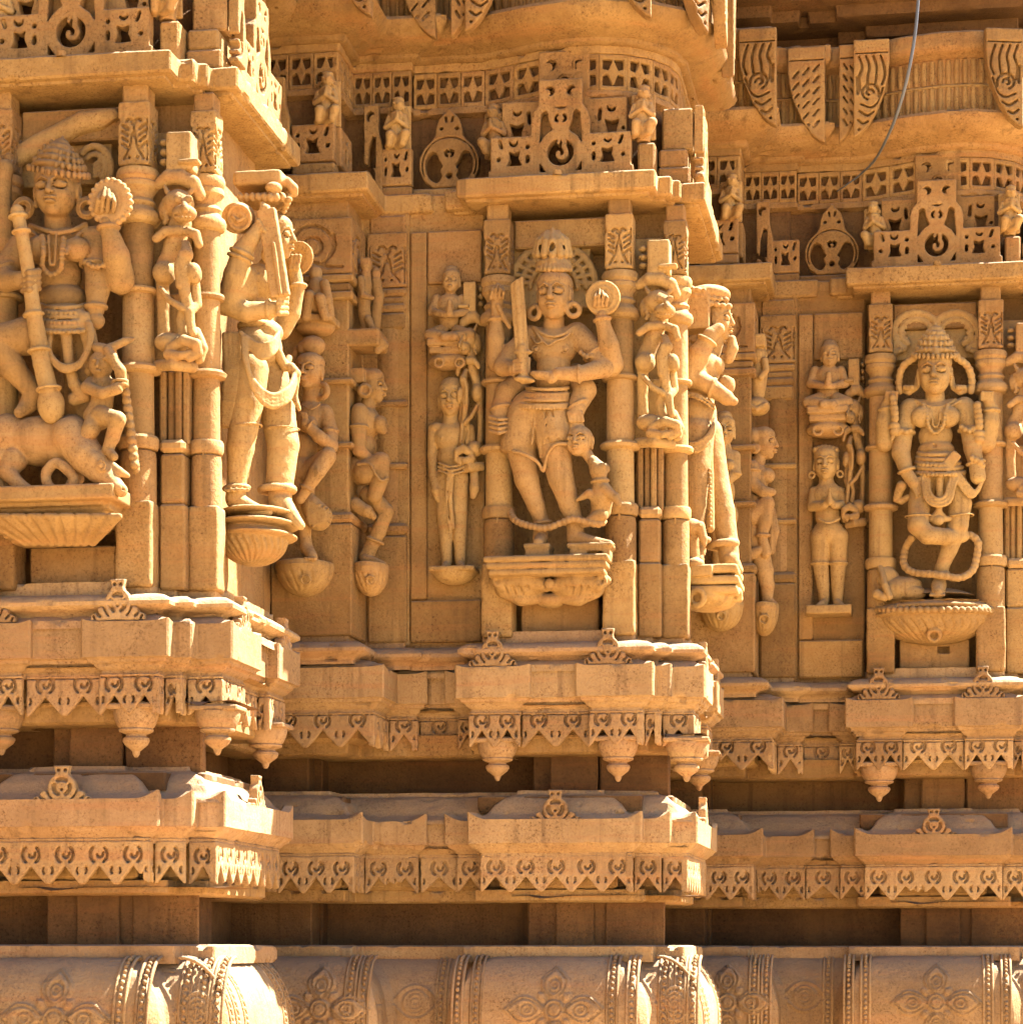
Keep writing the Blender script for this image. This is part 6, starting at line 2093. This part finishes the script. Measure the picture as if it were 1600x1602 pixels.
def side_deity():
    b = 2
    Y = .27
    F = Fig(b, 1055, 455, 1165, 915, .14, .42, .0030)
    F.face(1124, 502, Y, 20, 32, 78, rings=.9)
    F.ch([(1118, 530, Y, 15), (1112, 548, Y, 17)])
    F.el(1100, 575, Y, 28, 34, 42); F.el(1120, 572, Y - .01, 14, 15, 22)
    F.el(1095, 612, Y, 27, 30, 36); F.el(1091, 650, Y, 31, 40, 44)
    F.ch([(1094, 560, Y - .05, 17), (1074, 588, Y - .07, 20), (1092, 556, Y - .075, 18), (1112, 524, Y - .07, 12), (1124, 515, Y - .065, 10)], .005)
    F.ch([(1104, 566, Y - .03, 15), (1084, 590, Y - .065, 17), (1110, 604, Y - .07, 14), (1136, 622, Y - .06, 12), (1148, 628, Y - .05, 7)], .005)
    F.band(1106, 533, Y - .072, 15, 3, .6, -1); F.band(1114, 607, Y - .069, 15, 2.6, 1, .4)
    F.el(1137, 602, Y - .03, 13, 17, 16); F.el(1139, 592, Y - .03, 8, 8, 10, cut=True)
    F.ch([(1140, 560, Y, 9), (1146, 545, Y, 9), (1145, 530, Y, 6)], .003)
    F.ch([(1088, 680, Y - .04, 30), (1088, 730, Y - .05, 25), (1086, 790, Y - .055, 20), (1086, 830, Y - .055, 16), (1090, 862, Y - .05, 15)], .006)
    F.ch([(1102, 680, Y + .03, 30), (1116, 745, Y + .03, 24), (1130, 800, Y + .02, 20), (1138, 848, Y + .01, 17), (1140, 872, Y + .01, 17)], .006)
    F.ch([(1142, 876, Y, 15), (1154, 892, Y, 9)], .004)
    F.band(1130, 852, Y + .01, 22, 6, .1, 1); F.band(1088, 845, Y - .055, 20, 5, 0, 1)
    F.ch([(1080, 868, Y - .05, 13), (1092, 876, Y - .06, 10)], .004)
    C = Fig(b, 1055, 600, 1150, 850, .14, .40, .003)
    for k in range(3):
        C.cord([(1064, 690 + 6 * k, Y - .09), (1088, 694 + 6 * k, Y - .098), (1108, 680 + 6 * k, Y - .085), (1119, 655 + 5 * k, Y - .04)], 3.4)
    C.cord([(1072, 615, Y - .07), (1095, 620, Y - .085), (1116, 634, Y - .05)], 3.0); C.bead([(1074, 618, Y - .075), (1096, 625, Y - .09), (1117, 640, Y - .05)], 3, 6)
    C.ch([(1108, 700, Y - .045, 7), (1110, 760, Y - .045, 7), (1110, 826, Y - .045, 8)], .003)
    C.bead([(1110, 735, Y - .062), (1111, 830, Y - .062)], 3.4, 7)
    H = Fig(b, 1060, 435, 1150, 530, .16, .40, .003)
    H.el(1108, 462, Y, 36, 15, 40)
    for r in range(3):
        for k in range(6):
            H.el(1082 + 9.5 * k + 5 * r, 452 + 10 * r + k * 1.4, Y - .065 + .006 * r + .0015 * k * k, 6, 5, 7, k=.0015)
    H.slab(1088, 490, Y - .03, 24, 30, 22, rnd=.006)
    statue('offering_bowl_statue', 'profile statue holding a small bowl, on the right face beyond the lion pillar', F, (1110, 890, Y),
           parts=(('sashes', C), ('headdress', H)))
    A = Fig(b, 1062, 805, 1110, 895, .10, .25, .003)
    A.el(1082, 825, Y - .10, 18, 14, 16, -10); A.ch([(1094, 824, Y - .11, 9), (1100, 842, Y - .11, 7), (1102, 852, Y - .11, 4)], .003)
    A.ch([(1080, 832, Y - .09, 14), (1082, 868, Y - .085, 13)], .005); A.el(1084, 882, Y - .09, 18, 10, 18)
    A.el(1095, 822, Y - .128, 2.4, 2.4, 2, k=.001)
    piece('bird_carving', 'small hooked-beak bird carving standing beside the offering-bowl statue', 'animal carving', A, (1083, 890, Y - .09))
    B = Fig(b, 1055, 882, 1172, 970, .10, .45, .003)
    for k, (y, w) in enumerate(((898, 44), (915, 46), (930, 44))):
        B.slab(1116, y, Y, w, 7, 66 - 3 * k, rnd=.008)
    B.slab(1094, 898, Y - .05, 24, 9, 40, rnd=.003)
    for x, y, r in ((1090, 935, 12), (1122, 935, 10), (1150, 930, 8)):
        B.ring(B.P(x, y, Y - .10 + .0012 * (x - 1090)), r * B.m, 5 * B.m, (.3, 1, .1), .002)
    B.el(1108, 938, Y, 46, 20, 60)
    for k in range(5):
        B.ch([(1080 + 16 * k, 944, Y - .10 + .012 * k, 3), (1094 + 14 * k, 956, Y - .08 + .012 * k, 4)], .001, True)
    piece('scroll_bracket', 'worn scroll bracket under the offering-bowl statue at the right corner', 'bracket', B, (1112, 955, Y))

# ------------------------------------------------------------------ figures of the stepped corners
def corner_women():
    b = 2
    Y = -.145
    F = Fig(b, 440, 510, 545, 885, -.24, -.07, .0028)
    F.face(484, 581, Y - .02, 22, 28, -14, rings=0)
    F.ring(F.P(504, 612, Y - .015), 10 * F.m, 5 * F.m, (.5, 1, 0), .002)
    F.el(489, 541, Y, 20, 16, 18); F.el(474, 545, Y, 9, 12, 12); F.ch([(458, 565, Y + .02, 8), (466, 548, Y + .01, 8)], .003)
    F.ch([(486, 604, Y, 12), (488, 622, Y, 14)])
    F.el(486, 654, Y, 26, 28, 22); F.el(484, 664, Y - .03, 13, 13, 12); F.el(476, 700, Y, 20, 26, 19); F.el(474, 738, Y, 28, 26, 24)
    F.ch([(507, 646, Y, 14), (516, 672, Y - .01, 12), (518, 698, Y - .03, 11), (498, 682, Y - .055, 10), (478, 662, Y - .06, 8)], .004)
    for k in range(3):
        F.ch([(476 + 3 * k, 660, Y - .065, 3), (472 + 3 * k, 646, Y - .065, 2.6)], .001)
    F.ch([(482, 742, Y - .01, 20), (512, 714, Y - .045, 14), (496, 738, Y - .06, 13), (480, 764, Y - .055, 9), (470, 780, Y - .05, 8)], .004)
    F.ch([(474, 750, Y, 20), (476, 800, Y, 14), (478, 840, Y, 9), (480, 858, Y - .01, 10), (488, 872, Y - .03, 9)], .005)
    F.band(516, 674, Y - .012, 13, 2.4, 0, 1); F.band(480, 764, Y - .055, 10.5, 2, -.5, 1); F.band(486, 666, Y - .06, 9, 1.8, 1, .6)
    F.cord([(470, 632, Y - .03), (486, 640, Y - .045), (500, 632, Y - .035)], 1.8)
    for k in range(4):
        F.el(478 + 5 * k, 874, Y - .045, 2.8, 3, 5, k=.001)
    W = Fig(b, 462, 760, 530, 840, -.22, -.07, .003)
    W.ch([(478, 768, Y - .03, 6), (488, 792, Y - .03, 16), (498, 808, Y - .03, 22)], .004)
    W.slab(490, 800, Y + .012, 60, 60, 8, cut=True)
    W.slab(490, 800, Y - .075, 60, 60, 12, cut=True)
    for k in range(3):
        W.ring(W.P(486 + 5.5 * k, 792 + 9 * k, Y - .05), (5.2 - .5 * k) * W.m, 1.4 * W.m, (0, 1, 0), .001)
    for j in range(14):
        a = -2.6 + 5.2 * j / 13
        W.el(499 + 19 * math.sin(a + .45), 808 + 19 * math.cos(a + .45), Y - .052, 2, 2, 2, k=.0008)
    statue('fan_bearer_statue', 'small statue of a woman with hair bun and teardrop fan at shaded corner', F, (480, 880, Y), parts=(('fan', W),))
    def bowl(b, cx, cy, w, h, y, d, nm, label):
        B = Fig(b, cx - w - 6, cy - 6, cx + w + 6, cy + h + 6, y - d - .02, y + .03, .0037)
        B.ell(B.P(cx, cy + 4, y), (w * B.m, d, h * B.m), .003)
        B.slab(cx, cy - h * .5 - 2, y, w * 2, h * .5, 200, cut=True)
        B.ell(B.P(cx, cy + 6, y), (w * 1.02 * B.m, d * 1.04, 4.5 * B.m), .002)
        ribs(B, B.P(cx, cy + 4, y), (w * B.m, d, h * B.m), 9, width=.0030, lo=.3, hi=1.2)
        B.ring(B.P(cx, cy + h * .5, y - d * .9), h * .16 * B.m, 2.0 * B.m, (0, 1, .4), .001)
        piece(nm, label, 'bracket', B, (cx, cy + h, y))
    bowl(2, 478, 884, 46, 46, -.10, .10, 'bowl_bracket', 'mask-carved bowl bracket under the woman holding the teardrop fan')
    # profile woman on the pier's right-hand face
    Y = -.02
    F = Fig(b, 540, 560, 625, 890, -.10, .06, .0028)
    F.face(585, 604, Y, 17, 27, 80, rings=0, ears=False)
    F.el(568, 590, Y, 16, 15, 18); F.slab(560, 592, Y + .005, 16, 12, 26, rnd=.005)
    F.disc(F.P(571, 611, Y - .035), 12 * F.m, .008, (0, 1, 0)); F.ring(F.P(571, 611, Y - .044), 8 * F.m, 2.4 * F.m, (0, 1, 0), .001)
    F.ch([(578, 626, Y, 11), (574, 640, Y, 13)])
    F.el(574, 662, Y, 22, 26, 26); F.el(594, 664, Y - .012, 13, 14, 15); F.el(600, 673, Y - .012, 6, 7, 6)
    F.el(570, 698, Y, 18, 22, 22)
    F.ch([(562, 644, Y - .035, 14), (561, 672, Y - .045, 13), (562, 704, Y - .045, 11), (575, 716, Y - .03, 9)], .004)
    F.band(561, 668, Y - .045, 14, 2.4, 0, 1)
    F.el(566, 735, Y, 25, 24, 28)
    F.ch([(572, 738, Y - .03, 20), (595, 722, Y - .03, 15), (594, 748, Y - .03, 14), (586, 776, Y - .03, 12)], .004)
    F.cord([(560, 726, Y - .06), (578, 726, Y - .064), (586, 740, Y - .066), (596, 752, Y - .06), (606, 748, Y - .045)], 2.6)
    F.ch([(556, 790, Y - .03, 12), (574, 800, Y - .035, 10), (584, 808, Y - .03, 5)], .004)
    F.ch([(578, 775, Y, 16), (604, 800, Y, 12), (592, 832, Y, 12), (582, 852, Y, 11), (572, 872, Y, 12)], .005)
    F.ch([(572, 876, Y - .01, 10), (600, 884, Y - .015, 6)], .003)
    F.band(586, 846, Y, 13.5, 3, .4, -1)
    piece('profile_woman_statue', 'small statue of a woman in profile with raised knee, left of the standing figure panel', 'statue', F, (575, 884, Y))
    bowl(2, 580, 886, 28, 44, -.02, .075, 'leaf_bracket', 'cracked round bracket under the woman in profile with raised knee')
    # little figures above them
    F = Fig(b, 455, 395, 535, 530, -.20, -.06, .003)
    Y = -.13
    F.el(498, 458, Y, 17, 26, 18, 8); F.el(494, 428, Y, 10, 12, 11); F.ch([(508, 444, Y - .02, 8), (514, 470, Y - .03, 7), (518, 494, Y - .03, 6)], .004)
    F.ch([(492, 478, Y - .02, 13), (484, 462, Y - .045, 9), (478, 496, Y - .04, 7)], .004); F.ch([(500, 480, Y - .02, 12), (500, 466, Y - .05, 8), (508, 496, Y - .045, 7)], .004)
    F.slab(492, 503, Y + .01, 36, 6, 32, -3, rnd=.005); F.el(494, 513, Y + .01, 30, 14, 26)
    piece('seated_statuette', 'tiny crouching figure on a ledge above the woman with the fan', 'statuette', F, (492, 522, Y))
    F = Fig(b, 540, 400, 610, 555, -.10, .06, .003)
    Y = -.03
    F.el(572, 416, Y, 9, 10, 10); F.slab(573, 410, Y, 8, 6, 9, rnd=.004); F.ch([(572, 428, Y, 8), (570, 446, Y, 12), (569, 470, Y, 10), (570, 490, Y, 10), (572, 512, Y, 7)], .004)
    F.ch([(564, 436, Y - .02, 6), (568, 462, Y - .03, 5), (582, 466, Y - .03, 4)], .003)
    F.el(588, 428, Y + .03, 8, 10, 8); F.ch([(588, 440, Y + .03, 9), (592, 462, Y + .03, 9), (588, 490, Y + .03, 9), (588, 514, Y + .03, 7)], .004)
    F.ch([(576, 500, Y - .01, 7), (584, 518, Y - .02, 5)], .003)
    F.slab(572, 534, Y, 29, 14, 34, rnd=.008); F.ch([(590, 530, Y - .03, 9), (600, 540, Y - .02, 8), (590, 548, Y - .03, 6)], .003)
    piece('couple_statuette', 'tiny standing couple on a ledge above the woman in profile', 'statuette', F, (572, 550, Y))
    # right-hand corner, partly hidden
    b = 3
    Y = -.14
    F = Fig(b, 1100, 635, 1160, 945, -.24, -.06, .003)
    F.face(1133, 674, Y, 16, 23, 6, rings=0)
    F.el(1133, 652, Y + .005, 12, 9, 12)
    F.ch([(1133, 694, Y, 9), (1133, 706, Y, 12)]); F.el(1132, 722, Y, 20, 22, 18); F.el(1140, 728, Y - .03, 9, 9, 9); F.el(1122, 728, Y - .03, 9, 9, 9)
    F.ch([(1148, 714, Y, 10), (1150, 740, Y - .02, 9), (1132, 756, Y - .04, 8), (1118, 762, Y - .04, 7)], .004)
    F.el(1132, 770, Y, 17, 26, 16); F.el(1134, 806, Y, 20, 24, 18); F.ch([(1138, 815, Y, 14), (1140, 870, Y, 10), (1138, 925, Y, 8)], .005); F.ch([(1124, 815, Y, 14), (1124, 870, Y, 10), (1122, 925, Y, 8)], .005)
    F.band(1149, 742, Y - .02, 10, 2, 0, 1)
    piece('half_hidden_statue', 'small front-facing woman statue half hidden behind the offering-bowl statue', 'statue', F, (1132, 935, Y))
    Y = -.02
    F = Fig(b, 1155, 645, 1228, 960, -.10, .06, .0028)
    F.face(1196, 694, Y, 17, 25, 75, rings=0, ears=False)
    F.el(1180, 684, Y, 15, 15, 18); F.el(1168, 664, Y, 8, 8, 10)
    F.disc(F.P(1181, 702, Y - .03), 8 * F.m, .008, (0, 1, 0))
    F.ch([(1188, 716, Y, 10), (1184, 728, Y, 12)]); F.el(1184, 748, Y, 18, 24, 22); F.el(1200, 744, Y - .01, 12, 12, 13)
    F.ch([(1176, 730, Y - .03, 11), (1176, 756, Y - .04, 11), (1192, 768, Y - .045, 9), (1208, 770, Y - .04, 6)], .004)
    F.band(1177, 736, Y - .035, 12, 2, 0, 1)
    F.el(1180, 790, Y, 17, 22, 20); F.el(1176, 812, Y, 18, 18, 22)
    F.ch([(1178, 806, Y - .025, 16), (1198, 788, Y - .03, 13), (1196, 814, Y - .03, 12), (1192, 838, Y - .03, 8), (1198, 866, Y - .03, 8)], .004)
    F.band(1193, 838, Y - .03, 10, 2.4, 0, 1)
    F.ch([(1206, 800, Y + .01, 7), (1210, 830, Y + .01, 9), (1206, 862, Y + .01, 6)], .004)
    F.ch([(1176, 866, Y - .03, 9), (1188, 860, Y - .035, 6)], .004)
    F.ch([(1178, 830, Y, 17), (1196, 892, Y, 14), (1200, 915, Y, 11), (1200, 938, Y, 9)], .005); F.ch([(1200, 938, Y, 8), (1212, 946, Y - .01, 5)], .003)
    piece('leaning_woman_statue', 'small statue of a woman in profile with bent arm, left of the praying figure', 'statue', F, (1190, 948, Y))
    bowl(3, 1195, 947, 23, 44, -.02, .07, 'leaf_bracket', 'small swirled bracket under the profile woman beside the praying figure')
    bowl(3, 1128, 944, 34, 40, -.10, .09, 'leaf_bracket', 'pierced scroll bracket half hidden below the offering-bowl statue')
    F = Fig(b, 1155, 510, 1215, 660, -.10, .06, .003)
    F.el(1187, 556, Y, 13, 12, 14); F.slab(1184, 536, Y, 14, 10, 20, rnd=.005); F.ch([(1186, 570, Y, 10), (1186, 588, Y, 14), (1186, 606, Y, 12), (1184, 624, Y, 10)], .004)
    F.ch([(1196, 564, Y - .02, 6), (1198, 580, Y - .03, 5), (1190, 590, Y - .035, 5)], .003)
    F.el(1184, 636, Y, 20, 14, 26); F.ch([(1170, 634, Y - .04, 4), (1184, 640, Y - .05, 4), (1198, 632, Y - .04, 4)], .002)
    piece('standing_statuette', 'tiny figure on a rounded ledge above the profile woman near right bay', 'statuette', F, (1184, 648, Y))

# ------------------------------------------------------------------ figures in the flat panels
def panel_figures():
    b = 2
    Y = .055
    F = Fig(b, 662, 585, 760, 900, -.03, .10, .0029)
    F.face(706, 624, Y - .005, 20, 30, 0, rings=0)
    F.el(707, 600, Y, 18, 10, 16)
    F.ch([(706, 648, Y, 12), (706, 664, Y, 14)])
    F.el(706, 684, Y, 29, 26, 20); F.el(684, 670, Y, 13, 9, 13); F.el(729, 670, Y, 13, 9, 13); F.el(706, 714, Y, 22, 24, 17); F.el(707, 745, Y, 25, 20, 18)
    for x in (690, 722):
        F.el(x, 684, Y - .032, 2.4, 2.4, 2, k=.001)
    F.ch([(679, 672, Y, 10), (676, 712, Y, 8), (678, 746, Y - .01, 7), (683, 768, Y - .02, 8), (684, 780, Y - .02, 5)], .004)
    F.ch([(733, 672, Y, 10), (737, 712, Y, 8), (742, 746, Y - .01, 7), (742, 764, Y - .02, 8), (740, 776, Y - .02, 5)], .004)
    F.ch([(696, 750, Y, 17), (696, 800, Y, 14), (698, 840, Y, 11), (699, 880, Y, 8)], .005); F.ch([(718, 750, Y, 17), (718, 800, Y, 14), (719, 840, Y, 11), (720, 880, Y, 8)], .005)
    F.ch([(698, 884, Y - .02, 7), (694, 889, Y - .04, 5)], .003); F.ch([(720, 884, Y - .02, 7), (724, 889, Y - .04, 5)], .003)
    for k in range(3):
        F.cord([(686, 724 + 6 * k, Y - .025), (706, 730 + 6 * k, Y - .042), (728, 724 + 6 * k, Y - .025)], 2)
    F.ch([(706, 740, Y - .04, 5), (704, 780, Y - .038, 4), (708, 824, Y - .034, 4)], .003); F.cord([(700, 745, Y - .042), (698, 790, Y - .036), (704, 830, Y - .032)], 1.6)
    F.slab(712, 740, Y + .05, 46, 160, 8)
    piece('standing_panel_statue', 'slender upright statue with arms hanging straight in the flat panel', 'statue', F, (708, 892, Y), back=.080)
    B = Fig(b, 670, 885, 755, 922, -.03, .10, .003)
    B.ell(B.P(711, 892, Y), (36 * B.m, 34 * B.m, 24 * B.m), .003); B.slab(711, 880, Y, 60, 10, 60, cut=True); B.slab(711, 893, Y, 37, 4, 34, rnd=.004)
    piece('panel_ledge', 'plain rounded ledge under the slender upright panel statue', 'ledge', B, (711, 914, Y), back=.080)
    def seated(b, cx, top, hy, cy, legs, label):
        F = Fig(b, cx - 42, top - 12, cx + 42, legs + 75, -.03, .10, .0029)
        F.face(cx + 3, hy, Y - .01, 14, 19, 0, rings=0)
        F.el(cx + 3, hy - 17, Y, 11, 8, 10); F.ch([(cx + 2, hy + 16, Y, 8), (cx + 1, hy + 26, Y, 10)])
        F.el(cx, cy, Y, 21, 20, 16); F.el(cx, cy + 22, Y, 17, 18, 14)
        for s in (-1, 1):
            F.ch([(cx + s * 20, cy - 10, Y, 8), (cx + s * 27, cy + 10, Y - .01, 7), (cx + s * 4, cy + 14, Y - .045, 5)], .003)
            F.ch([(cx + s * 14, legs - 4, Y - .01, 12), (cx + s * 31, legs, Y - .03, 9), (cx - s * 8, legs + 3, Y - .055, 7)], .004)
        F.ch([(cx, cy + 12, Y - .05, 6), (cx + 1, cy - 6, Y - .05, 4)], .003)
        F.slab(cx, legs + 16, Y, 32, 6, 30, rnd=.005); F.slab(cx, legs + 28, Y, 29, 5, 26, rnd=.005)
        F.el(cx, legs + 42, Y, 34, 14, 28)
        for s in (-1, 1):
            F.ring(F.P(cx + s * 16, legs + 43, Y - .045), 7 * F.m, 2.4 * F.m, (0, 1, 0), .001)
        for k in range(5):
            F.ch([(cx - 20 + 10 * k, legs + 50, Y - .04, 2), (cx - 12 + 6 * k, legs + 58, Y - .02, 2)], .001, True)
        F.slab(cx, cy + 10, Y + .05, 36, 66, 8)
        piece('seated_panel_statuette', label, 'statuette', F, (cx, legs + 56, Y), back=.080)
    seated(2, 703, 412, 440, 478, 524, 'small cross-legged figure seated above the slender upright panel statue')
    seated(3, 1295, 530, 556, 590, 630, 'small cross-legged figure seated above the praying panel statue')
    b = 3
    F = Fig(b, 1255, 690, 1345, 955, -.03, .10, .0029)
    F.face(1292, 726, Y - .005, 19, 27, -4, rings=.7)
    for k in range(7):
        F.el(1275 + 5.6 * k, 704 - 4 * math.sin(k * .52), Y - .005, 4.4, 5, 10, k=.002)
    F.ch([(1292, 748, Y, 11), (1293, 760, Y, 13)]); F.el(1294, 776, Y, 25, 22, 18); F.el(1295, 806, Y, 20, 22, 16); F.el(1296, 834, Y, 25, 22, 18)
    F.ch([(1274, 770, Y, 9), (1270, 792, Y - .01, 8), (1290, 790, Y - .045, 6), (1297, 782, Y - .055, 5)], .004); F.ch([(1314, 770, Y, 9), (1322, 790, Y - .01, 8), (1304, 790, Y - .045, 6), (1298, 782, Y - .055, 5)], .004)
    F.ch([(1297, 786, Y - .056, 5), (1298, 764, Y - .056, 2.6)], .003)
    F.cord([(1280, 812, Y - .03), (1296, 818, Y - .04), (1313, 811, Y - .03)], 2.2)
    F.ch([(1284, 840, Y, 17), (1283, 880, Y, 13), (1287, 915, Y, 10), (1289, 940, Y, 8)], .005); F.ch([(1310, 840, Y, 17), (1311, 880, Y, 13), (1310, 915, Y, 10), (1310, 940, Y, 8)], .005)
    F.band(1283, 882, Y, 14, 1.8, 0, 1); F.band(1311, 882, Y, 14, 1.8, 0, 1)
    F.ch([(1288, 944, Y - .015, 7), (1280, 949, Y - .035, 5)], .003); F.ch([(1310, 944, Y - .015, 7), (1317, 949, Y - .035, 5)], .003)
    F.slab(1298, 830, Y + .05, 40, 120, 8)
    piece('praying_panel_statue', 'upright statue with palms joined at its chest in the flat panel', 'statue', F, (1297, 950, Y), back=.080)
    B = Fig(b, 1255, 944, 1345, 972, -.03, .10, .003)
    B.slab(1297, 957, Y, 35, 7, 34, rnd=.003)
    piece('panel_ledge', 'thin flat ledge under the praying panel statue', 'ledge', B, (1297, 964, Y), back=.080)

lions()
side_guardian()
side_deity()
corner_women()
panel_figures()
for _o in bpy.data.objects:
    if '_base' in _o:
        del _o['_base']
